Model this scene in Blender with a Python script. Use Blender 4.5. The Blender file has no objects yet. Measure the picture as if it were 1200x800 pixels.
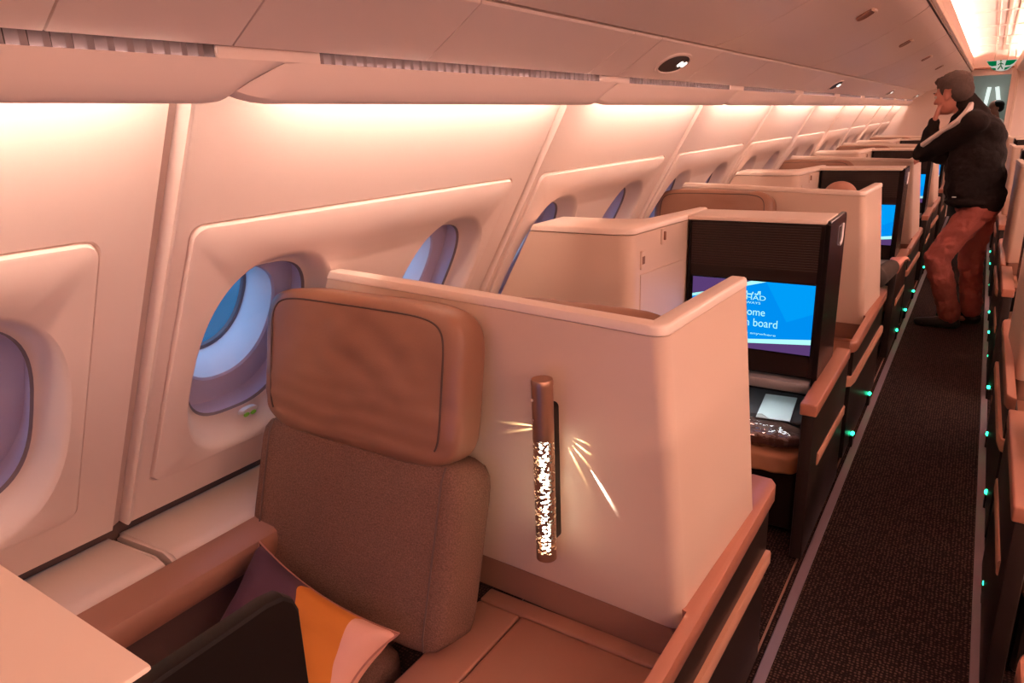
import bpy, bmesh, math, random
from mathutils import Vector, Matrix, Euler, noise

# ------------------------------------------------------------------ camera, world, exposure
SC = bpy.context.scene
COL = SC.collection
cd = bpy.data.cameras.new('camera'); cam = bpy.data.objects.new('camera', cd); COL.objects.link(cam)
cd.sensor_width = 36.0; cd.lens = 24.6; cd.clip_start = 0.02; cd.clip_end = 200
Rm = Matrix(((0.8371, -0.1313, 0.5311), (0.5457, 0.2670, -0.7943), (-0.0375, 0.9547, 0.2952)))
cam.matrix_world = Matrix.Translation((0, 0, 1.5)) @ Rm.to_4x4()
SC.camera = cam
SC.cycles.diffuse_bounces = 8; SC.cycles.max_bounces = 14
SC.view_settings.view_transform = 'Standard'; SC.view_settings.look = 'None'
SC.view_settings.exposure = -0.76; SC.view_settings.gamma = 1.0; SC.view_settings.use_curve_mapping = False

wd = bpy.data.worlds.new('sky'); SC.world = wd; wd.use_nodes = True
nt = wd.node_tree; nt.nodes.clear()
wo = nt.nodes.new('ShaderNodeOutputWorld'); bg = nt.nodes.new('ShaderNodeBackground')
tc = nt.nodes.new('ShaderNodeTexCoord'); sp = nt.nodes.new('ShaderNodeSeparateXYZ'); rp = nt.nodes.new('ShaderNodeValToRGB')
mr = nt.nodes.new('ShaderNodeMapRange'); mr.inputs[1].default_value = -1; mr.inputs[2].default_value = 1
nt.links.new(tc.outputs['Generated'], sp.inputs[0]); nt.links.new(sp.outputs['Z'], mr.inputs[0]); nt.links.new(mr.outputs[0], rp.inputs[0])
rp.color_ramp.elements[0].position = 0.40; rp.color_ramp.elements[0].color = (0.05, 0.20, 0.42, 1)
rp.color_ramp.elements[1].position = 0.62; rp.color_ramp.elements[1].color = (0.62, 1.55, 2.75, 1)
nt.links.new(rp.outputs[0], bg.inputs[0]); bg.inputs[1].default_value = 1.35
nt.links.new(bg.outputs[0], wo.inputs[0])

WARM = (1.0, 0.67, 0.555)          # pink-amber mood light of the cabin
COVE_WALL = 140.0                  # strength of the strips behind the window-side lip
COVE_CEIL = 250.0                  # strength of the strips along the ceiling
SIDE_FILL = 105.0  # strength of the unseen far-side fill lights, raised to brighten the bins

# ------------------------------------------------------------------ materials
def mat(name, col, rough=0.5, metal=0.0, spec=0.5, coat=0.0, bump=None, mix=None):
    m = bpy.data.materials.new(name); m.use_nodes = True
    n = m.node_tree.nodes; l = m.node_tree.links; b = n['Principled BSDF']
    b.inputs['Base Color'].default_value = (*col, 1); b.inputs['Roughness'].default_value = rough
    b.inputs['Metallic'].default_value = metal; b.inputs['Specular IOR Level'].default_value = spec
    b.inputs['Coat Weight'].default_value = coat
    if bump or mix:
        t = n.new('ShaderNodeTexCoord')
    if mix:                                            # (scale, second colour, detail)
        nz = n.new('ShaderNodeTexNoise'); nz.inputs['Scale'].default_value = mix[0]; nz.inputs['Detail'].default_value = 4
        mx = n.new('ShaderNodeMix'); mx.data_type = 'RGBA'
        l.new(t.outputs['Object'], nz.inputs['Vector']); l.new(nz.outputs['Fac'], mx.inputs[0])
        mx.inputs[6].default_value = (*col, 1); mx.inputs[7].default_value = (*mix[1], 1)
        l.new(mx.outputs[2], b.inputs['Base Color'])
    if bump:                                           # (kind, scale, strength, distance)
        if bump[0] == 'noise':
            tx = n.new('ShaderNodeTexNoise'); tx.inputs['Detail'].default_value = 3; out = tx.outputs['Fac']
        else:
            tx = n.new('ShaderNodeTexVoronoi'); out = tx.outputs['Distance']
        tx.inputs['Scale'].default_value = bump[1]
        bp = n.new('ShaderNodeBump'); bp.inputs['Strength'].default_value = bump[2]; bp.inputs['Distance'].default_value = bump[3]
        l.new(t.outputs['Object'], tx.inputs['Vector']); l.new(out, bp.inputs['Height']); l.new(bp.outputs[0], b.inputs['Normal'])
    return m
def emit(name, col, s):
    m = bpy.data.materials.new(name); m.use_nodes = True; n = m.node_tree.nodes; n.clear()
    o = n.new('ShaderNodeOutputMaterial'); e = n.new('ShaderNodeEmission')
    e.inputs[0].default_value = (*col, 1); e.inputs[1].default_value = s
    m.node_tree.links.new(e.outputs[0], o.inputs[0]); return m
def glass(name, tint, refl=0.06):
    m = bpy.data.materials.new(name); m.use_nodes = True; n = m.node_tree.nodes; l = m.node_tree.links; n.clear()
    o = n.new('ShaderNodeOutputMaterial'); t = n.new('ShaderNodeBsdfTransparent'); g = n.new('ShaderNodeBsdfGlossy'); x = n.new('ShaderNodeMixShader')
    t.inputs[0].default_value = (*tint, 1); g.inputs['Roughness'].default_value = 0.05; x.inputs[0].default_value = refl
    l.new(t.outputs[0], x.inputs[1]); l.new(g.outputs[0], x.inputs[2]); l.new(x.outputs[0], o.inputs[0]); return m

M = {}
M['wall'] = mat('cream wall lining', (0.76, 0.635, 0.56), 0.42, bump=('noise', 900, 0.05, 0.001))
M['ledge'] = mat('beige ledge lining', (0.58, 0.45, 0.38), 0.45, bump=('noise', 900, 0.05, 0.001))
M['ceil'] = mat('cream ceiling lining', (0.80, 0.71, 0.66), 0.5)
M['bin'] = mat('cream bin lining', (0.88, 0.77, 0.70), 0.42, bump=('noise', 900, 0.05, 0.001))
M['shell'] = mat('peach shell lacquer', (0.70, 0.535, 0.42), 0.38, bump=('noise', 1200, 0.06, 0.0008))
M['cap'] = mat('pale edge lacquer', (0.86, 0.73, 0.62), 0.32)
M['base'] = mat('brown leather base', (0.24, 0.115, 0.075), 0.55, bump=('noise', 500, 0.1, 0.001))
M['console'] = mat('tan brown leather', (0.31, 0.14, 0.088), 0.5, bump=('noise', 700, 0.12, 0.001))
M['rail'] = mat('copper lacquer rail', (0.40, 0.165, 0.105), 0.36, coat=0.15)
M['lrail'] = mat('pale copper trim', (0.56, 0.29, 0.19), 0.36)
M['trim'] = mat('brown trim', (0.27, 0.125, 0.078), 0.42)
M['fascia'] = mat('dark fascia', (0.018, 0.011, 0.009), 0.4, spec=0.3)
M['black'] = mat('gloss black', (0.008, 0.006, 0.006), 0.22, spec=0.09)
M['matblack'] = mat('soft black', (0.006, 0.0045, 0.004), 0.5, spec=0.10)
M['satin'] = mat('satin black', (0.013, 0.008, 0.007), 0.42, spec=0.25)
M['slat'] = mat('dark grille', (0.030, 0.018, 0.014), 0.5, spec=0.25)
M['leather'] = mat('brown leather', (0.235, 0.112, 0.066), 0.42, bump=('noise', 260, 0.12, 0.002))
M['fabric'] = mat('brown woven fabric', (0.055, 0.025, 0.017), 0.9, spec=0.15, bump=('vor', 300, 0.8, 0.002), mix=(330, (0.27, 0.152, 0.108)))
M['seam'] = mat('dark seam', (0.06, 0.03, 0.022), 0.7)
M['gap'] = mat('dark recess', (0.10, 0.055, 0.042), 0.7)
M['rubber'] = mat('grey gasket', (0.17, 0.14, 0.155), 0.5)
M['cavity'] = mat('lavender cavity lining', (0.58, 0.50, 0.60), 0.5)
M['reveal'] = mat('white window reveal', (0.88, 0.92, 0.95), 0.5)
M['pane'] = glass('clear pane', (0.95, 0.96, 1.0), 0.05)
M['outer'] = glass('tinted outer pane', (0.86, 0.93, 1.0), 0.05)
M['strip'] = emit('cove light', WARM, COVE_WALL)
M['cstrip'] = emit('ceiling cove light', (1.0, 0.56, 0.44), COVE_CEIL)
M['sstrip'] = emit('far side fill light', (1.0, 0.56, 0.45), SIDE_FILL)
M['mstrip'] = emit('centre row fill light', (1.0, 0.58, 0.47), 13.0)  # added fill light, stands for no known lamp
M['bronze'] = mat('brushed bronze', (0.42, 0.25, 0.17), 0.36, 0.85)
M['chrome'] = mat('chrome', (0.75, 0.72, 0.70), 0.2, 1.0)
M['silver'] = mat('grey shelf', (0.35, 0.35, 0.37), 0.4, 0.3)
M['core'] = emit('lamp core', (1.0, 0.87, 0.62), 34.0)
M['led'] = emit('green floor light', (0.02, 1.0, 0.42), 14.0)
M['lens'] = emit('reading lens', (0.95, 1.0, 0.92), 5.0)
M['vent'] = mat('grey vent louvre', (0.17, 0.14, 0.155), 0.5)
M['track'] = mat('mauve seat track cover', (0.20, 0.145, 0.18), 0.4)
M['foot'] = emit('footwell fill light', (0.80, 0.95, 1.0), 40.0)  # added fill light for the card on the ottoman
M['gal'] = emit('galley ceiling lamp', (0.95, 0.95, 0.9), 9.0)
M['mon'] = emit('seat monitor', (0.05, 0.22, 0.9), 3.5)
M['groove_shade'] = mat('joint seal', (0.50, 0.38, 0.33), 0.55)  # darker wall tone, shade of the joint grooves put into colour
M['green'] = mat('green plastic', (0.0, 0.22, 0.07), 0.4)
M['lime'] = mat('lime arrow', (0.25, 0.80, 0.05), 0.4)
M['white'] = mat('white plastic', (0.82, 0.80, 0.78), 0.4)
M['signlit'] = emit('lit sign face', (0.9, 0.95, 0.85), 0.9)
M['signgreen'] = emit('lit sign green', (0.0, 0.30, 0.09), 0.8)
M['card'] = mat('white card', (0.84, 0.90, 0.90), 0.6)
M['bagbrown'] = mat('brown folded blanket', (0.22, 0.10, 0.07), 0.8, mix=(60, (0.12, 0.05, 0.04)))
M['film'] = glass('clear plastic film', (0.93, 0.90, 0.88), 0.22)
M['grey'] = mat('charcoal wool', (0.075, 0.062, 0.066), 0.95, bump=('noise', 300, 0.6, 0.004))
M['otto'] = mat('tan orange leather', (0.50, 0.235, 0.125), 0.5)
M['skin'] = mat('skin', (0.66, 0.29, 0.215), 0.5)
M['hair'] = mat('grey brown hair', (0.045, 0.028, 0.022), 0.75, bump=('noise', 260, 0.8, 0.008), mix=(120, (0.10, 0.066, 0.053)))
M['redhair'] = mat('thin reddish hair', (0.36, 0.17, 0.115), 0.7)
M['jacket'] = mat('black brown jacket', (0.010, 0.007, 0.0065), 0.9, spec=0.15, bump=('noise', 14, 0.5, 0.03))
M['stripe'] = mat('pale stripe', (0.92, 0.84, 0.80), 0.8)
M['trouser'] = mat('rust red trousers', (0.40, 0.105, 0.082), 0.85, bump=('noise', 16, 0.6, 0.03))
M['shoe'] = mat('dark shoe leather', (0.03, 0.02, 0.018), 0.45)
M['sleeve'] = mat('olive brown sleeve', (0.032, 0.022, 0.015), 0.9)
M['teal'] = mat('grey teal galley panel', (0.42, 0.46, 0.42), 0.4)
M['lit'] = emit('galley lamp', (0.9, 1.0, 0.95), 1.6)
M['sblue'] = emit('screen blue', (0.0, 0.27, 0.86), 1.75)
M['sblue2'] = emit('screen pale blue', (0.0, 0.33, 0.92), 1.75)
M['scyan'] = emit('screen cyan white', (0.45, 1.0, 0.95), 1.75)
M['spurple'] = emit('screen purple', (0.10, 0.045, 0.17), 1.75)
M['purple'] = mat('plum cushion cloth', (0.085, 0.03, 0.05), 0.9)

# carpet: dark brown with a tight grid of paler dots
m = M['carpet'] = bpy.data.materials.new('carpet'); m.use_nodes = True
n = m.node_tree.nodes; l = m.node_tree.links; b = n['Principled BSDF']; b.inputs['Roughness'].default_value = 0.95
b.inputs['Specular IOR Level'].default_value = 0.1
t = n.new('ShaderNodeTexCoord'); v = n.new('ShaderNodeTexVoronoi'); v.inputs['Scale'].default_value = 95; v.inputs['Randomness'].default_value = 0.35
r = n.new('ShaderNodeValToRGB'); r.color_ramp.elements[0].position = 0.22; r.color_ramp.elements[0].color = (0.075, 0.042, 0.034, 1)
r.color_ramp.elements[1].position = 0.42; r.color_ramp.elements[1].color = (0.011, 0.0065, 0.006, 1)
l.new(t.outputs['Object'], v.inputs['Vector']); l.new(v.outputs['Distance'], r.inputs[0]); l.new(r.outputs[0], b.inputs['Base Color'])

# cushion print: plum, orange and pink fields with curved borders (flat print on cloth)
m = M['print'] = bpy.data.materials.new('cushion print'); m.use_nodes = True
n = m.node_tree.nodes; l = m.node_tree.links; b = n['Principled BSDF']; b.inputs['Roughness'].default_value = 0.85
t = n.new('ShaderNodeTexCoord'); sx = n.new('ShaderNodeSeparateXYZ'); l.new(t.outputs['UV'], sx.inputs[0])
def mth(op, a, bb):
    q = n.new('ShaderNodeMath'); q.operation = op
    for i, x in enumerate((a, bb)):
        if isinstance(x, (int, float)): q.inputs[i].default_value = x
        else: l.new(x, q.inputs[i])
    return q.outputs[0]
u_, v_ = sx.outputs[0], sx.outputs[1]
q1 = mth('ADD', u_, mth('MULTIPLY', mth('POWER', mth('SUBTRACT', 1.0, v_), 1.3), -0.55))      # orange edge sweeps to the right as it falls
q2 = mth('ADD', u_, mth('MULTIPLY', mth('SUBTRACT', 1.0, v_), -0.22))
def step(x, e): return mth('GREATER_THAN', x, e)
def mixc(f, c1, c2):
    x = n.new('ShaderNodeMix'); x.data_type = 'RGBA'; l.new(f, x.inputs[0])
    for i, c in ((6, c1), (7, c2)):
        if isinstance(c, tuple): x.inputs[i].default_value = (*c, 1)
        else: l.new(c, x.inputs[i])
    return x.outputs[2]
c = mixc(step(q1, 0.44), (0.06, 0.018, 0.032), (0.62, 0.205, 0.02))
c = mixc(step(q2, 0.80), c, (0.72, 0.38, 0.27))
l.new(c, b.inputs['Base Color'])

# ------------------------------------------------------------------ mesh helpers
def bm_(): return bmesh.new()
def box(bm, x0, x1, y0, y1, z0, z1, bev=0.0, seg=2):
    r = bmesh.ops.create_cube(bm, size=1.0)
    vs = r['verts']
    for v in vs: v.co = Vector(((x0+x1)/2 + v.co.x*(x1-x0), (y0+y1)/2 + v.co.y*(y1-y0), (z0+z1)/2 + v.co.z*(z1-z0)))
    if bev:
        es = list({e for v in vs for e in v.link_edges})
        bmesh.ops.bevel(bm, geom=es, offset=bev, segments=seg, profile=0.5, affect='EDGES')
    return bm
def loft(bm, rings, closed=True, cap=True):
    """rings: lists of points, joined ring to ring"""
    R = [[bm.verts.new(p) for p in ring] for ring in rings]
    k = len(R[0])
    for a, b in zip(R, R[1:]):
        for i in range(k if closed else k-1):
            j = (i+1) % k
            try: bm.faces.new((a[i], a[j], b[j], b[i]))
            except ValueError: pass
    if cap and closed:
        bm.faces.new(R[0][::-1]); bm.faces.new(R[-1])
    return R
def extrude_y(bm, poly, y0, y1, cuts=1):
    ys = [y0 + (y1-y0)*i/cuts for i in range(cuts+1)]
    loft(bm, [[(x, y, z) for x, z in poly] for y in ys])
    return bm
def frame_of(d):
    d = Vector(d).normalized(); a = Vector((0, 0, 1)) if abs(d.z) < 0.9 else Vector((1, 0, 0))
    u = d.cross(a).normalized(); return u, d.cross(u).normalized()
def tube(bm, pts, r, n=8, closed=False):
    pts = [Vector(p) for p in pts]; rings = []
    N = len(pts)
    for i, p in enumerate(pts):
        d = (pts[(i+1) % N] - pts[i-1]) if closed else (pts[min(i+1, N-1)] - pts[max(i-1, 0)])
        if i == 0 or True:
            u, w = frame_of(d)
        if rings:                                      # keep the frame from twisting
            ref = last
            u = (ref - d.normalized()*ref.dot(d.normalized())).normalized(); w = d.normalized().cross(u)
        last = u
        rr = r[i] if isinstance(r, (list, tuple)) else r
        rings.append([p + rr*(u*math.cos(2*math.pi*k/n) + w*math.sin(2*math.pi*k/n)) for k in range(n)])
    if closed: loft(bm, rings + [rings[0]], cap=False)
    else: loft(bm, rings)
    return bm
def cyl(bm, p0, p1, r, n=16): return tube(bm, [p0, p1], r, n)
def puff(bm, c, h, n=5.0, rot=None, cuts=9, fn=None):
    """soft box: centre, half sizes, squareness; rot = Euler tuple"""
    s = bmesh.new(); bmesh.ops.create_cube(s, size=2.0)
    bmesh.ops.subdivide_edges(s, edges=s.edges[:], cuts=cuts, use_grid_fill=True)
    Rm = Euler(rot or (0, 0, 0)).to_matrix(); off = {}
    for v in s.verts:
        p = v.co; mx = max(abs(p.x), abs(p.y), abs(p.z))
        k = mx / (abs(p.x)**n + abs(p.y)**n + abs(p.z)**n)**(1/n)
        q = Vector((p.x*k*h[0], p.y*k*h[1], p.z*k*h[2]))
        if fn: q = fn(q)
        v.co = Rm @ q + Vector(c)
    me = bpy.data.meshes.new('tmp'); s.to_mesh(me); s.free(); bm.from_mesh(me); bpy.data.meshes.remove(me)
    return bm
def top_of(o):
    while o.parent: o = o.parent
    return o
MIRX = None
def obj(name, bm, mt, parent=None, smooth=True, ang=0.6, kind=None):
    if MIRX is not None:
        for v in bm.verts: v.co.x = MIRX - v.co.x
    bmesh.ops.recalc_face_normals(bm, faces=bm.faces[:])
    if parent:
        L = top_of(parent).location
        for v in bm.verts: v.co -= L
    me = bpy.data.meshes.new(name); bm.to_mesh(me); bm.free()
    for q in (mt if isinstance(mt, (list, tuple)) else [mt]): me.materials.append(q)
    if smooth:
        for p in me.polygons: p.use_smooth = True
        me.set_sharp_from_angle(angle=ang)
    o = bpy.data.objects.new(name, me); COL.objects.link(o)
    if parent: o.parent = parent
    if kind: o['kind'] = kind
    return o
def empty(name, loc, label=None, cat=None, group=None, kind=None):
    o = bpy.data.objects.new(name, None); COL.objects.link(o); o.empty_display_size = 0.1
    x = loc[0] if MIRX is None else MIRX - loc[0]
    o.location = (x, loc[1], loc[2])
    tag(o, label, cat, group, kind); return o
def tag(o, label=None, cat=None, group=None, kind=None):
    if label: o['label'] = label
    if cat: o['category'] = cat
    if group: o['group'] = group
    if kind: o['kind'] = kind
    return o
def copy_tree(o, dy, parent=None, skip=()):
    c = o.copy(); COL.objects.link(c)
    if parent: c.parent = parent
    else: c.location.y += dy
    for ch in list(o.children):
        if ch.name.split('.')[0] not in skip: copy_tree(ch, 0, c, skip)
    return c
def selfshift(o):
    """a one-mesh thing: put its origin at the base of its geometry"""
    vs = [v.co for v in o.data.vertices]
    L = Vector(((min(v.x for v in vs)+max(v.x for v in vs))/2, (min(v.y for v in vs)+max(v.y for v in vs))/2, min(v.z for v in vs)))
    for v in o.data.vertices: v.co -= L
    o.location = L; return o
def sellipse(a, b, n=2.5, k=48, cu=0, cv=0):
    out = []
    for i in range(k):
        t = 2*math.pi*i/k; ct, st = math.cos(t), math.sin(t)
        out.append((cu + a*math.copysign(abs(ct)**(2/n), ct), cv + b*math.copysign(abs(st)**(2/n), st)))
    return out
def rrect(u0, u1, v0, v1, r, k=6):
    out = []
    for cu, cv, a0 in ((u1-r, v1-r, 0), (u0+r, v1-r, 90), (u0+r, v0+r, 180), (u1-r, v0+r, 270)):
        for i in range(k+1):
            a = math.radians(a0 + 90*i/k); out.append((cu + r*math.cos(a), cv + r*math.sin(a)))
    return out

# ------------------------------------------------------------------ cabin side wall
Y_END, Y_BACK = 11.95, -3.11
SL = 0.565; HY = math.hypot(1, SL); CS, SN = 1/HY, SL/HY
def PW(u, v, d=0.0):                                   # along the cabin, down the slope, outwards through the lining
    return (-1.10 - SN*v - CS*d, u, 1.55 - CS*v + SN*d)
def wallx(z): return -1.10 - SL*(1.55 - z)

wall = empty('wall_left', (-1.6, 0, 0.6), kind='structure')
PITCH = 1.27; J0 = 0.70
WIN = []
def fill(bm, loops):
    es = []
    for lp in loops:
        for i in range(len(lp)):
            a, b_ = lp[i], lp[(i+1) % len(lp)]
            e = bm.edges.get((a, b_)) or bm.edges.new((a, b_)); es.append(e)
    bmesh.ops.triangle_fill(bm, edges=es, use_beauty=True, use_dissolve=False)
def ringverts(bm, pts, d): return [bm.verts.new(PW(u, v, d)) for u, v in pts]
def bridge(bm, a, b):
    k = len(a)
    for i in range(k): bm.faces.new((a[i], a[(i+1) % k], b[(i+1) % k], b[i]))
VT, VB = -0.135, 1.08
REC_A, REC_B, OP_A, OP_B, WV = 0.190, 0.305, 0.151, 0.231, 0.641
def wall_panel(j, windows):
    bm = bm_()
    u0, u1 = j + 0.035, j + PITCH - 0.012
    outer = [bm.verts.new(PW(u, v)) for u, v in ((u0, VT), (u1, VT), (u1, VB), (u0, VB))]
    frame = rrect(j + 0.063, j + PITCH - 0.100, 0.236, 0.962, 0.028)
    f0 = ringverts(bm, frame, 0.0)
    cu, cv = sum(p[0] for p in frame)/len(frame), sum(p[1] for p in frame)/len(frame)
    ins = lambda e: [(u + math.copysign(e, cu-u), v + math.copysign(e, cv-v)) for u, v in frame]
    fg = ringverts(bm, ins(0.0015), 0.005); fh = ringverts(bm, ins(0.004), 0.005); f1 = ringverts(bm, ins(0.007), -0.007); f2 = ringverts(bm, ins(0.011), -0.009)
    fill(bm, [outer, f0]); bridge(bm, f0, fg); bridge(bm, fg, fh); bridge(bm, fh, f1); bridge(bm, f1, f2)
    loops = [f2]
    for c in windows:
        prev = None
        for i in range(9):
            t = i/8; s = t*t*(3-2*t)
            a = REC_A + (OP_A-REC_A)*t; b_ = REC_B + (OP_B-REC_B)*t
            rg = ringverts(bm, sellipse(a, b_, 2.5 + 0.4*t, 56, c, WV), -0.009 + 0.061*(0.85*s + 0.15*t))
            if prev: bridge(bm, prev, rg)
            else: loops.append(rg)
            prev = rg
    fill(bm, loops)
    o = obj('wall_panel', bm, M['wall'], wall, ang=0.5)
    return o
def joint_strip(j):
    bm = bm_()
    prof = [(-0.014, 0.03), (-0.014, 0.0), (-0.011, 0.022), (0.012, 0.022), (0.019, 0.002), (0.023, -0.006), (0.028, -0.004), (0.034, 0.0), (0.037, 0.001), (0.037, 0.03)]
    loft(bm, [[PW(j+du, v, d) for du, d in prof] for v in (VT, VB)])
    obj('joint_strip', bm, M['wall'], wall)
    bm = bm_(); loft(bm, [[PW(j+du, v, d) for du, d in ((-0.0105, 0.0215), (0.0115, 0.0215), (0.0125, 0.016), (-0.0105, 0.008))] for v in (VT, VB)]); obj('joint_shade', bm, M['groove_shade'], wall)  # darker strip paints the shade inside the groove, not a separate part
NPAN = 9
for k in range(-3, NPAN):
    j = J0 + PITCH*k
    wins = [j + 0.312, j + 0.947] if k >= -1 else []
    wall_panel(j, wins); joint_strip(j)
    WIN += wins
joint_strip(J0 + PITCH*NPAN)
# plain lining behind the last joint, up to the bulkhead
bm = bm_(); q = J0 + PITCH*NPAN + 0.035
loft(bm, [[PW(q, VT), PW(Y_END+0.1, VT), PW(Y_END+0.1, VT, 0.03), PW(q, VT, 0.03)], [PW(q, VB), PW(Y_END+0.1, VB), PW(Y_END+0.1, VB, 0.03), PW(q, VB, 0.03)]])
obj('wall_panel', bm, M['wall'], wall)

def flat_ring(bm, pa, da, pb, db):
    a = ringverts(bm, pa, da); b_ = ringverts(bm, pb, db); bridge(bm, a, b_)
win_proto = None
def window(i, c):
    global win_proto
    w = empty('window_%d' % i, PW(c, WV), kind='structure')
    E = lambda a, b_, nn=2.8: sellipse(a, b_, nn, 56, c, WV)
    bm = bm_(); flat_ring(bm, E(0.152, 0.232, 2.9), 0.050, E(0.148, 0.228), 0.056); flat_ring(bm, E(0.148, 0.228), 0.056, E(0.156, 0.236), 0.061)
    obj('gasket', bm, M['rubber'], w)
    bm = bm_(); fill(bm, [ringverts(bm, E(0.150, 0.230), 0.0575)]); obj('inner_pane', bm, M['pane'], w)
    bm = bm_()
    r0, r1 = ringverts(bm, E(0.155, 0.235), 0.060), ringverts(bm, E(0.166, 0.245, 2.6), 0.112)
    r2, r3 = ringverts(bm, E(0.126, 0.176, 2.3), 0.120), ringverts(bm, E(0.121, 0.171, 2.3), 0.126)
    bridge(bm, r0, r1); bridge(bm, r1, r2); bridge(bm, r2, r3); obj('cavity_lining', bm, M['cavity'], w)
    bm = bm_(); r0 = ringverts(bm, E(0.1212, 0.1712, 2.3), 0.1255); r1 = ringverts(bm, E(0.106, 0.150, 2.3), 0.215); bridge(bm, r0, r1)
    obj('reveal', bm, M['reveal'], w)
    bm = bm_(); ra = [ringverts(bm, E(x, x*1.41, 2.3), d) for x, d in ((0.110, 0.211), (0.104, 0.209), (0.100, 0.213), (0.099, 0.222), (0.115, 0.224))]
    for p, q in zip(ra, ra[1:]): bridge(bm, p, q)
    obj('outer_gasket', bm, M['rubber'], w)
    bm = bm_(); fill(bm, [ringverts(bm, E(0.103, 0.146, 2.3), 0.221)]); obj('outer_pane', bm, M['outer'], w)
    # shade control at the lower edge: pale oval with two lime arrows
    bm = bm_(); o0 = sellipse(0.026, 0.014, 2.4, 20, c + 0.035, WV + 0.236)
    loft(bm, [[PW(u, v, 0.034) for u, v in o0], [PW(c+0.035+(u-c-0.035)*.85, WV+0.224+(v-WV-0.236)*.8, 0.018) for u, v in o0]])
    sb = obj('shade_control', bm, M['white'], w)
    for s in (-1, 1):
        bm = bm_(); p0 = sellipse(0.0085, 0.0075, 2, 10, c + 0.035 + s*0.0105, WV + 0.236)
        loft(bm, [[PW(u, v, 0.019) for u, v in p0], [PW(u, v, 0.0160) for u, v in p0]]); obj('arrow_button', bm, M['lime'], sb)
    return w
for i, c in enumerate(WIN):
    if win_proto is None:
        win_proto = window(1, c); wc0 = c
    else:
        w = copy_tree(win_proto, c - wc0); w.name = 'window_%d' % (i+1)

# gap under the lining, then the ledge panels along the window
for k in range(-3, NPAN+1):
    j = J0 + PITCH*k
    y0, y1 = j + 0.008, min(j + PITCH - 0.008, Y_END)
    bm = bm_()
    extrude_y(bm, [(-1.665, 0.560), (-1.665, 0.575), (-1.652, 0.583), (-1.46, 0.594), (-1.43, 0.593), (-1.417, 0.584), (-1.415, 0.560)], y0, y1)
    bmesh.ops.bevel(bm, geom=[e for e in bm.edges if abs(e.verts[0].co.y - e.verts[1].co.y) < 1e-6 and min(e.verts[0].co.z, e.verts[1].co.z) > 0.57], offset=0.008, segments=3, affect='EDGES')
    obj('ledge_panel', bm, M['ledge'], wall)
bm = bm_(); extrude_y(bm, [(-1.72, 0.545), (-1.72, 0.74), (-1.605, 0.74), (-1.605,0.72), (-1.67, 0.70), (-1.665, 0.56), (-1.41, 0.56), (-1.41, 0.545)], Y_BACK, Y_END)
obj('ledge_gap', bm, M['gap'], wall)
bm = bm_(); extrude_y(bm, [(-1.414, 0.53), (-1.414, 0.586), (-1.405, 0.594), (-1.325, 0.594), (-1.311, 0.588), (-1.304, 0.572), (-1.303, 0.545), (-1.310, 0.53)], Y_BACK, Y_END)
obj('ledge_rail', bm, M['trim'], wall)
bm = bm_(); box(bm, -1.72, -1.318, Y_BACK, Y_END, 0.0, 0.532); obj('dado', bm, M['seam'], wall)

# ------------------------------------------------------------------ lip, service panels, vents over the windows
ceil = empty('ceiling', (0, 4, 2.2), kind='structure')
LP = [(-1.005, 1.5485), (-0.996, 1.5488), (-0.985, 1.555), (-0.974, 1.575), (-0.966, 1.600), (-0.964, 1.611)]
def lipseg(y0, y1):
    bm = bm_()
    inner = [(-0.972, 1.612), (-0.978, 1.600), (-0.986, 1.577), (-0.994, 1.562), (-1.004, 1.556), (-1.010, 1.553)]
    poly = LP + inner
    def ring(y, up):                                   # the ends of each lip curl up and back a little
        return [(x - 0.02*up*(1.62-z)/0.07, y + 0.085*max(0, (z-1.5485)/0.063)**1.4 - 0.02, z + up*0.014*(1.615-z)/0.066) for x, z in poly]
    ys = [(y0, 1), (y0+0.012, .55), (y0+0.03, .2), (y0+0.055, 0), (y1-0.055, 0), (y1-0.03, .2), (y1-0.012, .55), (y1, 1)]
    loft(bm, [ring(y, u) for y, u in ys]); obj('cove_lip', bm, M['bin'], ceil)
    bm = bm_(); loft(bm, [[(x-0.012-0.02*(1.62-z)/0.07, y + 0.085*max(0, (z-1.5485)/0.063)**1.4 - 0.02, z+0.012*(1.615-z)/0.066) for x, z in poly] for y in (y0-0.012, y0+0.004)]); obj('lip_joint', bm, M['bin'], ceil)
random.seed(4)
PS = [(-0.962, 1.630), (-0.955, 1.6275), (-0.885, 1.671), (-0.815, 1.716), (-0.813, 1.722), (-0.82, 1.735), (-0.97, 1.645)]
vent_n = 0
louvre = None
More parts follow.
